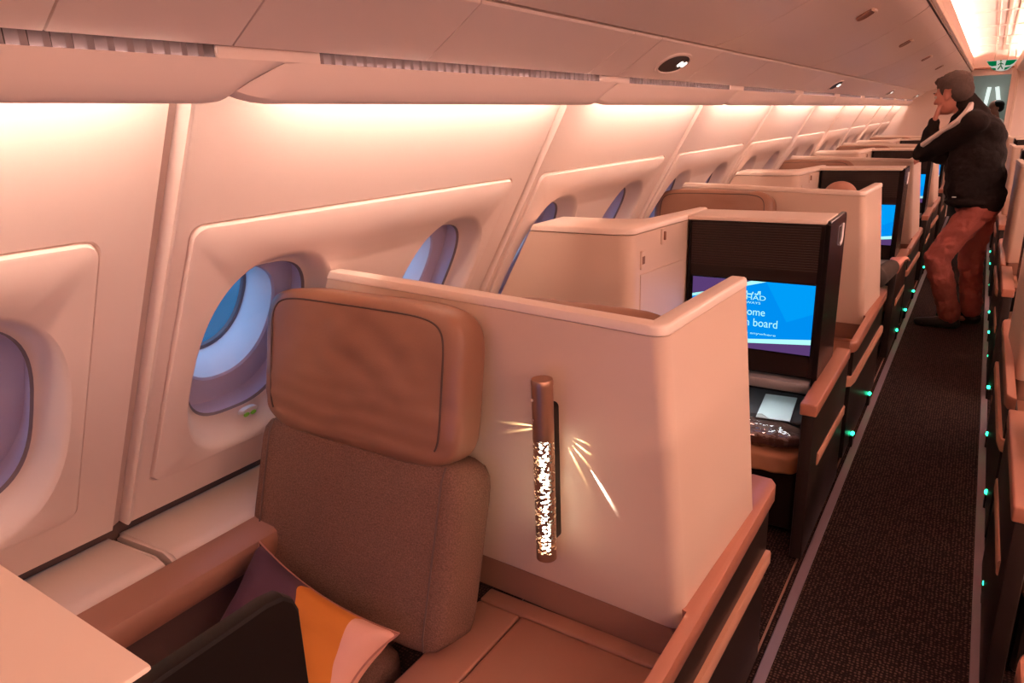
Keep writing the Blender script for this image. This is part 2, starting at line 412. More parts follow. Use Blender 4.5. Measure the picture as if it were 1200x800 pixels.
for k in range(-3, NPAN):
    j = J0 + 0.062 + PITCH*k
    y1 = j + PITCH - 0.004 if k < NPAN-1 else Y_END
    lipseg(j, y1)
    # strip light hidden behind the lip
    bm = bm_(); box(bm, -1.000, -0.992, j+0.11, y1-0.10, 1.588, 1.603); obj('cove_light', bm, M['strip'], ceil, smooth=False)
    # vent slot back and louvres
    bm = bm_(); box(bm, -0.994, -0.985, j+0.02, y1-0.02, 1.604, 1.634); obj('vent_back', bm, M['satin'], ceil)
    bm = bm_(); box(bm, -0.978, -0.9645, j-0.068, j+0.132, 1.609, 1.630, 0.002, 1); obj('vent_end', bm, M['bin'], ceil)
    y = j + 0.135; jn = bm_()
    while y < y1 - 0.05:
        if k <= 2 and k >= -1:
            if louvre is None:
                bm = bm_(); box(bm, -0.986, -0.971, y, y+0.009, 1.6105, 1.6315)
                for v in bm.verts: v.co.y += 0.010*(v.co.x + 0.971)/0.015
                louvre = obj('louvre', bm, M['vent'], ceil, smooth=False); ly = y
            else:
                c = louvre.copy(); COL.objects.link(c); c.location.y += y - ly
        else:
            box(jn, -0.986, -0.971, y, y+0.009, 1.6105, 1.6315)
        y += 0.026
    if jn.verts: obj('louvre_row', jn, M['vent'], ceil, smooth=False, kind='stuff')
    else: jn.free()
bm = bm_(); extrude_y(bm, [(-1.000, 1.606), (-1.000, 1.645), (-1.09, 1.66), (-1.09, 1.668), (-0.97, 1.652), (-0.996, 1.64), (-0.996, 1.606)], Y_BACK, Y_END); obj('cove_back', bm, M['wall'], ceil)
# service panels between vent and bins, split where the photo shows joints
cuts = [Y_BACK, -1.5, -0.55, 0.455, 0.715, 1.16, 1.86, 2.05, 2.62, 3.25, 4.45, 5.05, 5.6, 6.9, 8.15, 8.75, 9.9, 11.1, Y_END]
for a, b_ in zip(cuts, cuts[1:]):
    bm = bm_(); extrude_y(bm, PS, a + 0.0018, b_ - 0.0018); obj('service_panel', bm, M['bin'], ceil, ang=0.4)
bm = bm_(); extrude_y(bm, [(-0.975, 1.652), (-0.82, 1.748), (-0.80, 1.748), (-0.80, 1.77), (-0.975, 1.67)], Y_BACK, Y_END); obj('panel_backing', bm, M['gap'], ceil)

# reading light clusters set in the service panels
def on_ps(y, s, d=0.0):                                # s: 0..1 up the slope of the panel, d: below it
    a, b_ = Vector((-0.955, 0, 1.6275)), Vector((-0.815, 0, 1.716)); t = (b_-a).normalized(); nn = Vector((t.z, 0, -t.x))
    p = a + (b_-a)*s + nn*d; return Vector((p.x, y, p.z)), t, nn
def reading_light(y):
    c, t, nn = on_ps(y, 0.5); r = empty('reading_light', c)
    def el(a, b_, d): return [c + Vector((0, 1, 0))*u + t*(0 + w) + nn*d for u, w in sellipse(a, b_, 2.2, 32)]
    bm = bm_(); loft(bm, [el(0.115, 0.052, -0.002), el(0.112, 0.050, 0.006), el(0.102, 0.043, 0.006), el(0.098, 0.040, 0.001)], cap=False); obj('bezel', bm, M['bin'], r)
    bm = bm_(); loft(bm, [el(0.100, 0.042, -0.001), el(0.099, 0.041, 0.003)]); obj('recess', bm, M['slat'], r)
    for du in (0.030, 0.064):
        bm = bm_(); q = c + Vector((0, du, 0)) + t*0.008
        tube(bm, [q + nn*0.001, q + nn*0.008], 0.0150, 16); s = obj('spot', bm, M['chrome'], r)
        bm = bm_(); tube(bm, [q + nn*0.008, q + nn*0.0095], 0.0115, 16); obj('lens', bm, M['lens'], s)
    return r
RL = [2.33, 5.28, 8.35, 11.35]
words = ['nearest', 'second', 'third', 'farthest']
for i, y in enumerate(RL):
    r = reading_light(RL[0]) if i == 0 else copy_tree(r0, y - RL[0])
    if i == 0: r0 = r
    tag(r, '%s oval reading light recess with two white lamps under the bins' % words[i], 'reading light', 'reading lights above the window seats')

# ------------------------------------------------------------------ overhead bins (left)
BP = [(-0.806, 1.7285), (-0.80, 1.7235), (-0.70, 1.752), (-0.58, 1.797), (-0.46, 1.853), (-0.37, 1.903), (-0.315, 1.940), (-0.303, 1.953), (-0.310, 1.967), (-0.42, 2.06), (-0.78, 2.06), (-0.806, 1.90)]
BY = [2.47 + 1.545*k for k in range(-4, 7)]
ordn = ['first', 'second', 'third', 'fourth', 'fifth', 'sixth', 'seventh', 'eighth', 'ninth', 'tenth', 'eleventh', 'twelfth']
def add_bin(a, b_):
    r = empty('overhead_bin', (-0.55, (a+b_)/2, 1.75))
    bm = bm_(); extrude_y(bm, BP, a+0.004, b_-0.004)
    bmesh.ops.bevel(bm, geom=[e for e in bm.edges if abs(e.verts[0].co.y-e.verts[1].co.y) < 1e-5 and len(e.link_faces) == 2], offset=0.004, segments=2, affect='EDGES')
    obj('bin_door', bm, M['bin'], r, ang=0.45)
    y = (a+b_)/2 - 0.02                                # latch: scooped cup with a paddle lip, on the lower slope near the aisle
    p = Vector((-0.455, y, 1.856)); t = Vector((0.090, 0, 0.050)).normalized(); nn = Vector((t.z, 0, -t.x))
    el = lambda s, w, d: [p + Vector((0, s*u, 0)) + t*w*v + nn*d for u, v in sellipse(0.058, 0.036, 2.3, 24)]
    bm = bm_(); loft(bm, [el(1, 1, -0.002), el(1, 1, 0.004), el(.88, .8, 0.004), el(.6, .5, 0.0015)]); lt = obj('latch', bm, M['trim'], r)
    bm = bm_(); q = p + t*0.030 + nn*0.006
    tube(bm, [q + Vector((0, -0.048, 0)), q + Vector((0, 0, 0)) + t*0.004 + nn*0.004, q + Vector((0, 0.048, 0))], 0.006, 8); obj('paddle', bm, M['cap'], lt)
    return r
b0 = None
for i, (a, b_) in enumerate(zip(BY, BY[1:])):
    if b_ > Y_END + 1.2: break
    r = add_bin(a, b_) if b0 is None else copy_tree(b0, a - ba)
    if b0 is None: b0, ba = r, a
    nm = 'cream overhead bin door with scooped latch above the window seats, %s bin counted from the rear wall' % ordn[i]
    tag(r, 'cream curved overhead bin with scooped latch, %s in the row from the near end' % ordn[i], 'overhead bin', 'overhead bins above the window seats')

# handrail trim over the bins, upstand, ceiling crown
k = 0; y = Y_BACK
while y < Y_END - 0.05:
    e = min(y + 0.773, Y_END)
    bm = bm_(); extrude_y(bm, [(-0.312, 1.970), (-0.296, 1.966), (-0.282, 1.974), (-0.277, 1.992), (-0.281, 2.010), (-0.292, 2.024), (-0.312, 2.022)], y+0.004, e-0.004)
    obj('bin_trim', bm, M['cap'], ceil); y = e
bm = bm_(); box(bm, -0.312, -0.294, Y_BACK, Y_END, 1.952, 1.968); obj('trim_shadow', bm, M['seam'], ceil)  # dark strip painting the shadow line between bin and trim
bm = bm_(); extrude_y(bm, [(-0.306, 1.96), (-0.306, 2.03), (-0.300, 2.132), (-0.312, 2.134), (-0.318, 2.03), (-0.318, 1.96)], Y_BACK, Y_END); obj('upstand', bm, M['ceil'], ceil)
CR = [(-0.62, 2.10), (-0.60, 2.135), (-0.52, 2.175), (-0.40, 2.198), (-0.20, 2.208), (-0.045, 2.210), (0.135, 2.210), (0.30, 2.19), (0.38, 2.17), (0.42, 2.12)]
yy = J0 - 3*PITCH
while yy < Y_END:
    e = min(yy + PITCH, Y_END)
    bm = bm_(); P2 = CR + [(x, z + 0.02) for x, z in CR[::-1]]
    extrude_y(bm, P2, yy + 0.005, e - 0.005); obj('ceiling_panel', bm, M['ceil'], ceil)
    bm = bm_(); P3 = [(x, z - 0.011) for x, z in CR] + [(x, z + 0.01) for x, z in CR[::-1]]
    extrude_y(bm, P3, e - 0.03, e + 0.03); obj('ceiling_rib', bm, M['ceil'], ceil)
    yy = e
for x0, x1 in ((-0.062, -0.040), (0.005, 0.035), (0.070, 0.095)):
    bm = bm_(); box(bm, x0, x1, Y_BACK, Y_END, 2.204, 2.212, 0.002, 1); obj('ceiling_rail', bm, M['cap'], ceil)
bm = bm_(); extrude_y(bm, [(-0.62, 2.06), (-0.62, 2.13), (-0.635, 2.13), (-0.635, 2.06)], Y_BACK, Y_END); obj('cove_end', bm, M['ceil'], ceil)
bm = bm_(); box(bm, -0.82, -0.31, Y_BACK, Y_END, 2.062, 2.068); obj('bin_top', bm, M['ceil'], ceil)
bm = bm_(); extrude_y(bm, [(-0.82, 1.77), (-0.82, 2.07), (-0.84, 2.07), (-0.84, 1.75)], Y_BACK, Y_END); obj('bin_back', bm, M['gap'], ceil)
y = Y_BACK + 0.1
while y < Y_END - 0.2:
    bm = bm_(); box(bm, -0.44, -0.405, y, min(y+1.17, Y_END-0.05), 2.095, 2.105); obj('ceiling_or_fill_light', bm, M['cstrip'], ceil, smooth=False); y += PITCH
# centre side of the ceiling: shelf, fascia and the soffit over the middle seats
bm = bm_(); extrude_y(bm, [(0.205, 2.10), (0.195, 2.02), (0.20, 1.96), (0.24, 1.93), (0.60, 1.88), (1.30, 1.86), (3.2, 1.86), (3.2, 1.90), (0.44, 1.96), (0.44, 2.14), (0.425, 2.14), (0.425, 1.97), (0.215, 2.00), (0.212, 2.10)], Y_BACK, Y_END)
obj('centre_soffit', bm, M['bin'], ceil)
y = Y_BACK + 0.1
while y < Y_END - 0.2:
    bm = bm_(); box(bm, 0.30, 0.325, y, min(y+1.17, Y_END-0.05), 2.07, 2.08); obj('ceiling_or_fill_light', bm, M['cstrip'], ceil, smooth=False); y += PITCH
    bm = bm_(); box(bm, 0.85, 1.05, y-1.2, min(y-0.1, Y_END-0.05), 1.853, 1.857); obj('ceiling_or_fill_light', bm, M['mstrip'], ceil, smooth=False)  # out-of-view fill light added so its bounce brightens the bins
    bm = bm_(); box(bm, 1.95, 2.15, y-1.2, min(y-0.1, Y_END-0.05), 1.855, 1.859); obj('ceiling_or_fill_light', bm, M['sstrip'], ceil, smooth=False)  # unseen fill light over the far aisle, made strong to lift the bins

# ------------------------------------------------------------------ floor, end walls
fl = empty('floor', (0, 4, 0), kind='structure')
bm = bm_(); box(bm, -1.8, 3.3, Y_BACK-0.1, 15.2, -0.04, 0.0); obj('carpet', bm, M['carpet'], fl, smooth=False)
for x in (-0.333, 0.167):
    bm = bm_(); box(bm, x-0.015, x+0.015, Y_BACK, Y_END, 0.0, 0.006, 0.002, 1); obj('track_cover', bm, M['track'], fl)
    s = -1 if x < 0 else 1
    bm = bm_(); box(bm, x+s*0.032, x+s*0.038, Y_BACK, Y_END, 0.0, 0.004); obj('track_line', bm, M['trim'], fl)
for nm, y in (('wall_back', Y_BACK),):
    bm = bm_(); box(bm, -1.8, 3.3, y-0.06, y, 0, 2.4); tag(obj(nm, bm, M['wall'], smooth=False), kind='structure')
wr = bm_(); box(wr, 3.2, 3.26, Y_BACK, 15, 0, 2.3); tag(obj('wall_right', wr, M['wall'], smooth=False), kind='structure')
wf = empty('wall_far', (0, 12, 0), kind='structure')
bm = bm_(); box(bm, -1.75, -0.36, Y_END, Y_END+0.06, 0, 2.3, 0.004, 1); obj('bulkhead_panel', bm, M['wall'], wf)
bm = bm_(); box(bm, 0.155, 3.2, Y_END, Y_END+0.06, 0, 2.3, 0.004, 1); obj('bulkhead_panel', bm, M['wall'], wf)
for x in (0.155, 0.215, 0.232, 0.60):
    bm = bm_(); box(bm, x, x+0.014, Y_END-0.010, Y_END+0.001, 0, 2.1, 0.003, 1); obj('bulkhead_trim', bm, M['cap'], wf)
bm = bm_(); box(bm, -0.37, 0.17, Y_END, Y_END+0.06, 1.90, 2.3); obj('door_header', bm, M['ceil'], wf)
bm = bm_(); box(bm, -0.38, 0.17, Y_END-0.05, Y_END, 1.975, 2.0, 0.004, 1); obj('header_rail', bm, M['trim'], wf)
# galley beyond the opening
bm = bm_(); box(bm, -1.2, 1.4, 14.6, 14.66, 0, 2.3); obj('galley_wall', bm, M['teal'], wf, smooth=False)
for s in (-1, 1):
    bm = bm_(); box(bm, 0.06 + s*0.62 - .03, 0.06 + s*0.62 + .03, Y_END+.06, 14.6, 0, 2.3); obj('galley_side', bm, M['teal'], wf, smooth=False)
bm = bm_(); box(bm, -0.9, 1.0, Y_END+.06, 14.7, 2.2, 2.24); obj('galley_ceiling', bm, M['ceil'], wf, smooth=False)
for xa, xb in ((-0.085, -0.11), (0.02, 0.085)):
    bm = bm_(); tube(bm, [(xa, 14.55, 1.80), (xb, 14.55, 1.50)], 0.028, 8); obj('galley_lamp', bm, M['lit'], wf)
bm = bm_(); box(bm, -0.2, 0.3, 13.4, 14.0, 2.190, 2.199); obj('galley_light', bm, M['gal'], wf, smooth=False)

# exit sign hanging from the ceiling
ex = empty('exit_sign', (0.02, 9.9, 1.86), 'green and white exit sign with walking figure hanging over the aisle', 'sign')
bm = bm_(); o0 = [(-0.135, 0.115), (0.155, 0.115), (0.12, 0.055), (0.075, 0.012), (0.02, 0.0), (-0.04, 0.012), (-0.10, 0.06)]
loft(bm, [[(x+0.01, 9.89, 1.865+z) for x, z in o0], [(x+0.01, 9.925, 1.865+z) for x, z in o0]]); obj('sign_body', bm, M['signlit'], ex, smooth=False)
def plate(pts, y, th, name, mt, par):
    bm = bm_(); loft(bm, [[(x, y, z) for x, z in pts], [(x, y-th, z) for x, z in pts]]); return obj(name, bm, mt, par, smooth=False)
plate([(-0.12, 1.975), (-0.03, 1.975), (-0.025, 1.925), (-0.065, 1.922), (-0.095, 1.935)], 9.889, 0.003, 'green_field', M['signgreen'], ex)
plate([(0.155, 1.975), (0.06, 1.975), (0.052, 1.922), (0.10, 1.922), (0.13, 1.94)], 9.889, 0.003, 'green_field', M['signgreen'], ex)
plate([(-0.085, 1.908), (-0.03, 1.900), (-0.02, 1.875), (-0.04, 1.880)], 9.889, 0.003, 'green_field', M['signgreen'], ex)
plate([(0.115, 1.912), (0.055, 1.902), (0.05, 1.875), (0.075, 1.882)], 9.889, 0.003, 'green_field', M['signgreen'], ex)
bm = bm_(); tube(bm, [(0.012, 9.886, 1.958), (0.015, 9.886, 1.925), (-0.008, 9.886, 1.885)], 0.007, 6); tube(bm, [(0.015, 9.886, 1.925), (0.036, 9.886, 1.888)], 0.006, 6)
tube(bm, [(0.013, 9.886, 1.95), (-0.014, 9.886, 1.932)], 0.005, 6); tube(bm, [(0.013, 9.886, 1.95), (0.038, 9.886, 1.935)], 0.005, 6)
puff(bm, (0.010, 9.886, 1.972), (0.010, 0.006, 0.010), 2, cuts=2); obj('walking_figure', bm, M['green'], ex)
for x in (-0.05, 0.07):
    bm = bm_(); cyl(bm, (x, 9.907, 1.975), (x, 9.907, 2.21), 0.006, 8); obj('hanger', bm, M['chrome'], ex)

# ------------------------------------------------------------------ suites: shells, seats, consoles, screens
P0 = 2.45
rows = ['nearest', 'second', 'third', 'fourth', 'fifth', 'sixth']
def lean(x, z, k):                                     # the shells spread a little towards the aisle lower down
    w = max(0.0, min(1.0, (x + 1.0)/0.45)); return x + k*(1.15 - z)/0.62*w
def shell(left, K):
    """partition across the suite with a wing along the aisle"""
    s = empty('privacy_shell', (-0.7, 1.15, 0.45))
    r = 0.030
    def plan(z, inset=0.0, grow=0.0):
        xl = wallx(z) + 0.035 if left else -1.02
        front = [(xl, 1.150), (-1.0, 1.147), (-0.80, 1.142)]
        cx, cy = -0.432 - r, 1.128 + r
        front += [(cx + r*math.sin(a) , cy - r*math.cos(a)) for a in [math.radians(q) for q in (0, 15, 30, 45, 60, 75, 90)]]
        front += [(-0.428, 1.30), (-0.417, 1.585)]
        out, inn = [], []
        for i, (x, y) in enumerate(front):
            a = Vector(front[max(i-1, 0)]); b_ = Vector(front[min(i+1, len(front)-1)]); d = (b_-a).normalized(); nn = Vector((-d.y, d.x))
            out.append((x - nn.x*grow, y - nn.y*grow)); inn.append((x + nn.x*(0.034+grow), y + nn.y*(0.034+grow)))
        return [(lean(x, z, K), y, z) for x, y in out + inn[::-1]]
    def tz(z):                                         # top edge drops slightly towards the aisle
        return z
    def body(name, zs, mt, grow, bev=0.0):
        bm = bm_(); rings = []
        for z, g in zs:
            ring = plan(z, grow=grow+g)
            if z > 1.0: ring = [(x, y, zz + 0.030*max(0, (-0.44 - x))/0.9) for x, y, zz in ring]
            rings.append(ring)
        R = loft(bm, rings, cap=False); k = len(R[0])
        for q in (R[0], R[-1]):                        # end faces as quads between the two skins
            for i in range(k//2 - 1): bm.faces.new((q[i], q[i+1], q[k-2-i], q[k-1-i]))
        return obj(name, bm, mt, s, ang=0.7)
    body('panel', [(0.528, -0.004), (0.534, 0), (0.70, 0), (0.85, 0), (1.0, 0), (1.130, 0)], M['shell'], 0.0)
    body('top_edge', [(1.1305, -0.004), (1.1325, 0.0), (1.145, 0.0), (1.150, -0.002), (1.152, -0.006)], M['cap'], 0.0025)
    body('base', [(0.446, 0), (0.527, 0)], M['base'], -0.006)
    return s
def side_console(left):
    """ledge beside the window seat that runs on as the armrest of the aisle seat"""
    c = empty('side_console', (-0.6, 1.1, 0.0))
    bm = bm_(); box(bm, -0.845, -0.395, 0.62, 1.14, 0.02, 0.425); obj('plinth', bm, M['fascia'], c)
    bm = bm_(); box(bm, -0.735, -0.378, 0.62, 1.092, 0.42, 0.450, 0.006, 3); obj('top_pad', bm, M['console'], c)
    bm = bm_(); box(bm, -0.850, -0.738, 0.62, 1.092, 0.42, 0.450, 0.006, 3); obj('edge_pad', bm, M['console'], c)
    bm = bm_(); box(bm, -0.850, -0.378, 1.094, 1.140, 0.42, 0.452, 0.006, 3); obj('rear_pad', bm, M['console'], c)
    # armrest with a rounded nose at each end
    def plan(g):
        x0, x1 = -0.425 - g*0, -0.345 + g
        pts = [(-0.374, 0.70), (-0.374, 1.14), (-0.435, 1.16), (-0.435, 1.75)]
        pts += [(-0.415, 1.775 + g), (-0.365, 1.772+g), (-0.350+g, 1.755+g), (x1, 1.73)]
        pts += [(x1, 0.72), (-0.352+g*.7, 0.69-g), (-0.366, 0.672-g), (-0.374, 0.67)]
        return pts
    bm = bm_(); loft(bm, [[(x, y, z) for x, y in plan(g)] for z, g in ((0.525, -0.004), (0.530, 0.0), (0.562, 0.0), (0.570, -0.003), (0.572, -0.008))]); obj('armrest', bm, M['rail'], c, ang=0.8)
    bm = bm_(); box(bm, -0.385, -0.358, 0.70, 1.74, 0.02, 0.524, 0.004, 1); box(bm, -0.45, -0.36, 1.15, 1.75, 0.02, 0.524, 0.004, 1); obj('fascia', bm, M['fascia'], c)
    bm = bm_(); y0, y1 = 0.70, 1.735                   # copper trim bar low on the aisle face, turned in at the near end
    bar = lambda y, x, zc: [(x-0.016, y, zc-0.022), (x+0.004, y, zc-0.022), (x+0.007, y, zc-0.015), (x+0.007, y, zc+0.015), (x+0.004, y, zc+0.022), (x-0.016, y, zc+0.022)]
    loft(bm, [bar(0.640, -0.420, 0.395), bar(0.655, -0.385, 0.394), bar(0.69, -0.358, 0.392), bar(0.76, -0.351, 0.390), bar(1.25, -0.351, 0.372), bar(1.735, -0.351, 0.352)]); obj('lower_trim', bm, M['lrail'], c, ang=0.7)
    return c
def seam(path, parent, r=0.0022, mt='seam'):
    bm = bm_(); tube(bm, path, r, 6); return obj('seam', bm, M[mt], parent)
def cushion(name, c, h, rot, mt, parent, n=6, wr=0.0, seed=0):
    def fn(q):
        if wr:
            w = noise.noise(Vector((q.x*5+seed, q.z*9, seed)))*0.6 + noise.noise(Vector((q.x*16+seed, q.z*22, 3)))*0.4
            t = q.x*0.75 + q.z*1.0                     # creases fan from the upper right corner
            cr = math.sin(62*t + 5*noise.noise(Vector((q.x*4, q.z*4, 1)))) * max(0, 1 - ((q.x-0.06)/0.16)**2) * max(0, 1 - ((q.z-0.04)/0.11)**2)
            lo = math.sin(150*q.z + 4*noise.noise(Vector((q.x*5, q.z*3, 8)))) * max(0, min(1, (0.02-q.z)*12))
            if wr < 0.005: cr = lo = 0
            if q.y < 0: q = Vector((q.x, q.y + wr*(0.7*w + 0.30*cr + 0.12*lo), q.z))
        return q
    bm = bm_(); puff(bm, c, h, n, rot, 40 if wr > 0.005 else 13, fn); return obj(name, bm, M[mt], parent, ang=1.2)
def face_loop(c, h, rot, n, k=64, sc=0.97, out=0.0):
    Rm_ = Euler(rot).to_matrix(); pts = []
    for a, b_ in sellipse(sc, sc, 9, k):
        if b_ < -0.80: continue
        q = 1/(abs(a)**n + 1 + abs(b_)**n)**(1/n)
        pts.append(Rm_ @ Vector((a*q*h[0], -q*h[1] - out, b_*q*h[2])) + Vector(c))
    return pts
def sorted_loop(p):
    i = max(range(len(p)), key=lambda q: (p[q] - p[q-1]).length); return p[i:] + p[:i]
def window_seat(head=True):
    s = empty('window_seat', (-1.08, 0.8, 0.0))
    ht = (math.radians(-11), 0, 0); hc, hh = (-1.107, 1.060, 0.982), (0.300, 0.060, 0.173)
    h = cushion('headrest', hc, hh, ht, 'leather', s, 5.5, 0.008, 2)
    bm = bm_(); tube(bm, sorted_loop(face_loop(hc, hh, ht, 5.5, 128, 0.965, 0.0015)), 0.0022, 6); obj('piping', bm, M['seam'], h)
    bt = (math.radians(-17), 0, 0); bc, bh = (-1.107, 0.997, 0.630), (0.312, 0.072, 0.207)
    b_ = cushion('backrest', bc, bh, bt, 'fabric', s, 9, 0.004, 5)
    R_ = Euler(bt).to_matrix()
    for x in (-0.268, 0.268): seam([R_ @ Vector((x, -0.0725 if abs(z) < .18 else -0.064, z)) + Vector(bc) for z in (-0.194, -0.165, -0.1, 0, 0.1, 0.165, 0.196)], b_, 0.0022, 'gap')
    bm = bm_(); box(bm, -1.37, -0.855, 1.055, 1.10, 0.35, 1.04, 0.02, 2); obj('seat_shell', bm, M['seam'], s)
    cushion('seat_cushion', (-1.097, 0.62, 0.375), (0.196, 0.29, 0.065), (math.radians(-3), 0, 0), 'fabric', s, 8, 0.0)
    bm = bm_(); box(bm, -1.29, -0.90, 0.32, 0.92, 0.02, 0.315, 0.01, 1); obj('seat_base', bm, M['fascia'], s)
    return s
def aisle_seat():
    s = empty('aisle_seat', (-0.66, 1.5, 0.0))
    cushion('headrest', (-0.665, 1.262, 0.965), (0.205, 0.060, 0.170), (math.radians(11), 0, 0), 'leather', s, 7)
    cushion('backrest', (-0.665, 1.31, 0.60), (0.205, 0.065, 0.22), (math.radians(14), 0, 0), 'fabric', s, 8)
    cushion('seat_cushion', (-0.665, 1.62, 0.385), (0.205, 0.27, 0.065), (math.radians(3), 0, 0), 'fabric', s, 8)
    bm = bm_(); box(bm, -0.86, -0.46, 1.22, 1.86, 0.02, 0.325, 0.01, 1); obj('seat_base', bm, M['fascia'], s)
    return s
def storage_cabinet():
    s = empty('storage_cabinet', (-1.2, 2.3, 0.0))
    def plan(z, g=0.0):
        xl = wallx(max(z, 0.62)) + 0.03 if z > 0.60 else -1.29
        p = [(xl, 2.085-g), (-0.965, 2.085-g)]
        p += [(-0.965 + (0.05+g)*math.sin(a), 2.135 - (0.05+g)*math.cos(a)) for a in [math.radians(q) for q in (15, 30, 45, 60, 75, 90)]]
        p += [(-0.905+g, 2.25), (-0.880+g, 2.493), (-0.880+g, 2.715+g), (-0.905, 2.715+g), (-0.97, 2.35+g), (-1.03, 2.31+g), (xl, 2.305+g)]
        return [(x, y, z) for x, y in p]
    bm = bm_(); loft(bm, [plan(z) for z in (0.01, 0.599)]); obj('plinth', bm, M['fascia'], s)
    bm = bm_(); loft(bm, [plan(z) for z in (0.605, 0.8, 1.0, 1.143)]); obj('body', bm, M['shell'], s, ang=0.5)
    bm = bm_(); loft(bm, [plan(z, g) for z, g in ((1.145, -0.003), (1.147, 0.003), (1.160, 0.003), (1.165, 0.0), (1.167, -0.004))]); obj('top', bm, M['cap'], s, ang=0.6)
    def onside(y): return -0.914 + (y-2.15)*0.10
    bm = bm_()
    loft(bm, [[(onside(y)-.004, y, 0.62), (onside(y)+0.0035, y, 0.62), (onside(y)+0.0035, y, 1.005), (onside(y)-.004, y, 1.005)] for y in (2.152, 2.40, 2.478)]); d = obj('door', bm, M['shell'], s, smooth=False)
    bm = bm_(); box(bm, onside(2.165)-.006, onside(2.165)+0.005, 2.150, 2.182, 1.022, 1.085, 0.003, 1); lt = obj('latch', bm, M['shell'], s)
    bm = bm_(); box(bm, onside(2.165)+.002, onside(2.165)+0.0065, 2.155, 2.176, 1.040, 1.066, 0.001, 1); obj('latch_button', bm, M['base'], lt)
    bm = bm_(); box(bm, onside(2.31)-.006, onside(2.31)+0.004, 2.295, 2.328, 1.085, 1.140, 0.003, 1); hk = obj('coat_hook', bm, M['shell'], s)
    bm = bm_(); box(bm, onside(2.31)+.002, onside(2.31)+0.012, 2.306, 2.313, 1.10, 1.130, 0.002, 1); obj('hook_pin', bm, M['trim'], hk)
    return s
def text(body, x, z, h, y, mt, parent, right=None, font=None):
    cu = bpy.data.curves.new('lettering', 'FONT'); cu.body = body; cu.size = 1.0; cu.extrude = 0.0
    o = bpy.data.objects.new('lettering', cu); COL.objects.link(o); bpy.context.view_layer.update()
    me = bpy.data.meshes.new_from_object(o.evaluated_get(bpy.context.evaluated_depsgraph_get()))
    bpy.data.objects.remove(o); bpy.data.curves.remove(cu)
    xs = [v.co.x for v in me.vertices]; ys = [v.co.y for v in me.vertices]
    sc = h/(max(ys)-min(ys)); sx_ = (right - x)/(max(xs)-min(xs)) if right is not None else sc
    bm = bm_(); bm.from_mesh(me); bpy.data.meshes.remove(me)
    x0, y0 = min(xs), min(ys)
    for v in bm.verts: v.co = Vector((x + (v.co.x-x0)*sx_, y, z + (v.co.y-y0)*sc))
    global MIRX
    keep, MIRX = MIRX, None                            # lettering is never mirrored
    if keep is not None:
        w = (right if right is not None else x + (max(xs)-x0)*sc)
        for v in bm.verts: v.co.x += (keep - w) - x
    o = obj('lettering', bm, mt, parent, smooth=False); MIRX = keep
    return o
